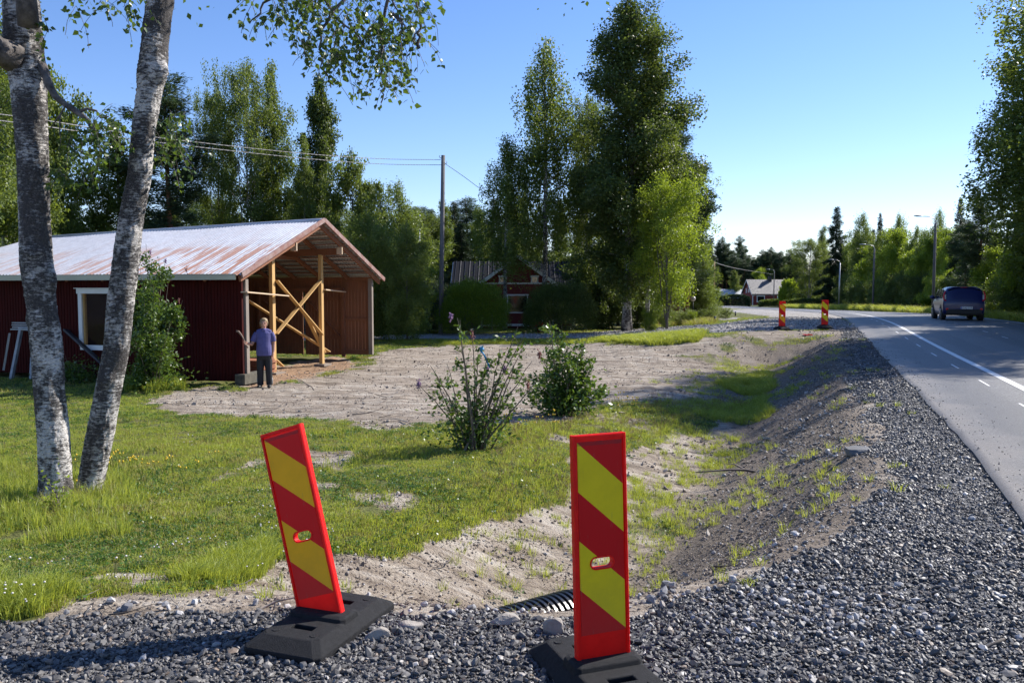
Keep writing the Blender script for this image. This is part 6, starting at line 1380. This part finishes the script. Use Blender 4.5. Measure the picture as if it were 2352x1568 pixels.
f.build('frame', MAT['white'], o); f = MB(); f.beam((-.40, 0, .04), (0, 0, .80), .46, .02); f.beam((.40, 0, .04), (0, 0, .80), .46, .02); f.build('board', MAT['hred'], o)
f = MB(); a = GX(1130, 41.5); f.tube([a, a+Vector((.01, 0, 1.05))], .018, 6); f.build('garden_stake', MAT['greywood'], label='thin wooden stake in the lawn right of the big willow bush', cat='stake')
a = GX(892, 47.5); o = empty('garden_chair', a, R(30), 'white garden chair in the shade behind the lawn', 'chair'); f = MB(); f.box((0, 0, .42), (.5, .48, .04)); f.build('seat', MAT['white'], o); f = MB(); f.box((0, .24, .7), (.5, .04, .5), Euler((-.15, 0, 0))); f.build('backrest', MAT['white'], o)
for sx_ in (-1, 1):
    for sy in (-1, 1): f = MB(); f.box((sx_*.22, sy*.2, .2), (.05, .05, .4)); f.build('leg', MAT['white'], o)
for u, v, l_ in ((1642, 737, 'short black bollard light with blue cap near the gravel driveway'), (1689, 722, 'short black bollard light nearer the road by the far path')):
    gx, gy = G(u, v+3); z = Hf(gx, gy); o = empty('bollard', (gx, gy, z), 0, l_, 'bollard', 'short garden bollards'); f = MB(); f.tube([(0, 0, -.02), (0, 0, .26)], .055, 10); f.build('post', MAT['blacks'], o); f = MB(); f.tube([(0, 0, .262), (0, 0, .33)], .06, 10); f.build('cap', simple('blue_cap', (.03, .06, .25), .4), o)
a = GX(1592, 54); o = empty('globe_lamp', a, 0, 'white globe garden lamp on a thin post beneath the feathery tree', 'garden lamp'); t_ = P(1592, 686, 54)-a; f = MB(); f.tube([Vector((0, 0, 0)), t_], .025, 6); f.build('post', MAT['blacks'], o); f = MB(); f.sphere(t_, .17, 14, 10); f.build('globe', simple('opal_glass', (.62, .55, .50), .3), o)
a = P(1576, 713, 52); b2q = P(1565, 684, 52); f = MB(); k_ = 8
for i in range(k_): f.tube([a.lerp(b2q, i/k_), a.lerp(b2q, (i+1)/k_)], .022, 6, mi=i % 2)
f.build('marker_stake', [MAT['blacks'], simple('orange_paint', (.75, .30, .02), .5)], label='leaning orange and black striped stake under the pines', cat='stake')
gx, gy = G(1856, 768); rr_ = MB(); rr_.box((0, 0, .02), (.38, .13, .012), Euler((.1, .12, .3))); rr_.box((.1, .05, .035), (.16, .10, .010), Euler((-.2, .1, -.4))); rr_.build('broken_panel_piece', MAT['plast'], loc=(gx, gy, Hf(gx, gy)), label='broken red plastic scrap lying on soil below the far barrier panels', cat='debris')

# ================================================================ CAR
MAT['paint'] = simple('dark_blue_paint', (.006, .012, .085), .30, metal=.0, var=.0, coat=.25); MAT['tyre'] = simple('tyre_rubber', (.012, .012, .012), .85, var=.2); MAT['bplast'] = simple('black_plastic', (.012, .012, .013), .6, var=.1)
MAT['rimm'] = simple('alloy', (.45, .46, .48), .3, metal=.9, var=.05); MAT['lens'] = simple('red_lens', (.62, .01, .02), .15, var=.0); MAT['plateb'] = simple('plate_white', (.72, .73, .75), .5, var=.0); MAT['blue'] = simple('plate_blue', (.02, .08, .42), .5, var=0)
CY = 39.1; CX = (2214-UC)/FOC*CY; cz = float(zr(CY))+.02; car = empty('car', (CX, CY, cz), -math.atan(.35), 'dark blue boxy hatchback driving away on the road', 'car')
ST = [(.00, [(.62, .42), (.74, .44), (.80, .58), (.80, .70), (.74, .78), (.55, .80), (.3, .81)], .81),
      (.05, [(.72, .32), (.84, .34), (.875, .55), (.875, .76), (.84, .90), (.74, 1.0), (.5, 1.03)], 1.04),
      (.14, [(.76, .28), (.87, .30), (.90, .55), (.90, .80), (.87, .98), (.81, 1.28), (.64, 1.38)], 1.40),
      (.22, [(.76, .26), (.87, .28), (.90, .55), (.90, .82), (.875, 1.0), (.775, 1.48), (.60, 1.55)], 1.555),
      (.42, [(.76, .26), (.87, .28), (.90, .55), (.90, .82), (.875, 1.0), (.765, 1.53), (.56, 1.59)], 1.60),
      (1.5, [(.76, .24), (.86, .27), (.89, .55), (.895, .82), (.875, 1.0), (.75, 1.54), (.55, 1.60)], 1.61),
      (2.5, [(.76, .24), (.86, .27), (.89, .55), (.895, .80), (.87, .98), (.69, 1.48), (.50, 1.54)], 1.555),
      (3.05, [(.76, .24), (.86, .27), (.89, .55), (.895, .80), (.865, .96), (.74, 1.18), (.55, 1.22)], 1.24),
      (3.35, [(.76, .24), (.86, .27), (.89, .55), (.89, .80), (.85, .95), (.72, 1.02), (.50, 1.05)], 1.06),
      (3.9, [(.74, .26), (.84, .30), (.86, .55), (.85, .76), (.78, .88), (.62, .94), (.40, .96)], .965),
      (4.14, [(.55, .34), (.66, .38), (.70, .55), (.66, .68), (.55, .76), (.42, .78), (.25, .79)], .79)]
rings = []
for y, pts, zt in ST:
    rt = [(0, pts[0][1]-.01)]+pts+[(0, zt)]; rings.append([Vector((x, y, z)) for x, z in rt]+[Vector((-x, y, z)) for x, z in reversed(rt[1:-1])])
cb = MB(); cb.loft(rings); bo = cb.build('body', MAT['paint'], car); sd = bo.modifiers.new('s', 'SUBSURF'); sd.levels = 2; sd.render_levels = 2
def quad(mb_, pts, th=.008):
    pts = [Vector(p) for p in pts]; nrm = (pts[1]-pts[0]).cross(pts[2]-pts[0]).normalized(); k = len(pts); mb_.add(pts+[p+nrm*th for p in pts], [tuple(reversed(range(k))), tuple(range(k, 2*k))]+[(i, (i+1) % k, k+(i+1) % k, k+i) for i in range(k)])
MAT['cglass'] = simple('tinted_glass', (.005, .006, .009), .08, var=0, spec=.5)
f = MB(); quad(f, [(-.70, .088, 1.04), (.70, .088, 1.04), (.66, .19, 1.47), (-.66, .19, 1.47)]); f.build('rear_window', MAT['cglass'], car, bevel=.003)
for y0, y1, y0t, y1t in ((.50, 1.22, .62, 1.20), (1.28, 2.12, 1.26, 2.08), (2.18, 2.98, 2.14, 2.50)):
    for s_ in (-1, 1):
        f = MB(); pts = [(s_*.862, y0, 1.03), (s_*.862, y1, 1.02), (s_*.785, y1t, 1.44), (s_*.785, y0t, 1.47)]; pts = pts if s_ > 0 else pts[::-1]; quad(f, pts, .012); f.build('side_window', MAT['cglass'], car)
for s_ in (-1, 1):
    f = MB(); f.tube([(s_*.80, .10, 1.38), (s_*.855, .075, 1.25), (s_*.875, .06, 1.10), (s_*.86, .05, .97), (s_*.76, .035, .92)], [.028, .032, .034, .034, .028], 8); tl = f.build('tail_light', MAT['lens'], car)
    f = MB(); f.box((s_*.80, .085, 1.10), (.06, .05, .22)); f.build('inner_lens', simple('clear_lens', (.35, .36, .40), .2, var=0), tl)
    f = MB(); f.tube([(s_*.72, -.012, .52), (s_*.72, .03, .52)], .055, 12); f.build('reflector', MAT['lens'], car)
    f = MB(); f.sphere((s_*1.0, 2.72, 1.06), (.12, .07, .09), 12, 8); f.beam((s_*.86, 2.76, 1.0), (s_*.98, 2.74, 1.03), .05, .05); f.build('wing_mirror', MAT['paint'], car)
    for y in (.72, 3.29):
        f = MB(); f.tube([(s_*.905, y, .33), (s_*.70, y, .33)], .40, 28); f.build('wheel_arch', MAT['bplast'], car)
        w_ = empty('wheel', (s_*.80, y, .33)); w_.parent = car
        f = MB(); f.tube([(x, 0, 0) for x in (-.115, -.10, .10, .115)], [.29, .33, .33, .29], 28); f.build('tyre', MAT['tyre'], w_)
        f = MB(); f.tube([(s_*.10, 0, 0), (s_*.118, 0, 0)], [.215, .205], 24); [f.beam((s_*.125, 0, 0), (s_*.122, .21*cos(a), .21*sin(a)), .02, .045, up=(1, 0, 0)) for a in [2*pi*i/5 for i in range(5)]]; f.build('rim', MAT['rimm'], w_)
    f = MB(); f.tube([(s_*.30, 3.0, .33), (s_*.3, .72, .33)], .02, 5)
f = MB(); f.box((0, .01, .40), (1.50, .06, .22)); f.box((0, 2.0, .28), (1.64, 3.7, .12)); f.build('lower_bumper', MAT['bplast'], car, bevel=.02)
f = MB(); f.box((0, .24, 1.555), (.30, .05, .022)); f.build('brake_light', MAT['lens'], car); f = MB(); f.box((0, .27, 1.585), (1.1, .22, .02)); f.build('spoiler', MAT['paint'], car)
f = MB(); f.tube([(0, .30, 1.60), (0, .22, 1.68)], [.012, .006], 6); f.build('aerial', MAT['bplast'], car)
f = MB(); f.tube([(-.06, .050, .935), (.06, .050, .935)], .014, 8); f.tube([(-.63, .036, .87), (-.48, .036, .87)], .008, 6); f.build('badge', MAT['rimm'], car)
f = MB(); f.box((.10, -.022, .585), (.50, .012, .115)); np_ = f.build('number_plate', MAT['plateb'], car); f = MB(); f.box((-.125, -.031, .585), (.045, .004, .105)); f.build('blue_band', MAT['blue'], np_)
tcu = bpy.data.curves.new('plate_text', 'FONT'); tcu.body = 'OXJ-329'; tcu.size = .115; tcu.align_x = 'CENTER'; tcu.align_y = 'CENTER'; tcu.extrude = .002; tob = bpy.data.objects.new('t', tcu); COL.objects.link(tob)
dgx = bpy.context.evaluated_depsgraph_get(); dgx.update(); tme = bpy.data.meshes.new_from_object(tob.evaluated_get(dgx)); bpy.data.objects.remove(tob); tme.materials.clear()
link('plate_text', tme, np_, (.12, -.033, .585), (pi/2, 0, 0), MAT['blacks'])

# ================================================================ labels that single out look-alikes of a group
ORD = ['first', 'second', 'third', 'fourth', 'fifth', 'sixth', 'seventh', 'eighth', 'ninth', 'tenth', 'eleventh', 'twelfth', 'thirteenth', 'fourteenth', 'fifteenth', 'sixteenth', 'seventeenth', 'eighteenth', 'nineteenth', 'twentieth']+['twenty-'+x for x in ('first', 'second', 'third', 'fourth', 'fifth', 'sixth', 'seventh', 'eighth', 'ninth')]+['thirtieth']+['thirty-'+x for x in ('first', 'second', 'third', 'fourth', 'fifth', 'sixth', 'seventh', 'eighth', 'ninth')]+['fortieth']+['forty-'+x for x in ('first','second','third','fourth','fifth')]
WH = {WB: 'dark wood behind the barn', 'undergrowth trees behind the barn': 'leafy wood edge right behind the barn', 'forest trees behind the red house': 'dark forest wall behind the red house', 'undergrowth shrubs under the central trees': 'shade beneath the huge birch',
      'distant pines at the end of the road': 'wooded ridge where the road ends', 'distant wood edge trees': 'low distant wood where the road ends', RT: 'bright thicket along the road', RT+', low growth': 'dark foot of the roadside thicket', 'spruces behind the roadside thicket': 'back row of the roadside thicket',
      'saplings under the overhanging birch': 'shade under the overhanging birch at the edge', FT: 'row beyond the road outside the frame'}
from collections import defaultdict
gr_ = defaultdict(list)
for o in list(COL.objects):
    if o.parent is None and o.get('group') in WH: gr_[(o['group'], o.name.split('.')[0])].append(o)
for (g, nm), L_ in gr_.items():
    L_.sort(key=lambda o: o.location.x/max(o.location.y, 1))
    for i, o in enumerate(L_):
        o['label'] = '%s %s from the left in the %s' % (ORD[i], nm.replace('_', ' '), WH[g]) if len(L_) > 1 else 'only %s in the %s' % (nm.replace('_', ' '), WH[g])
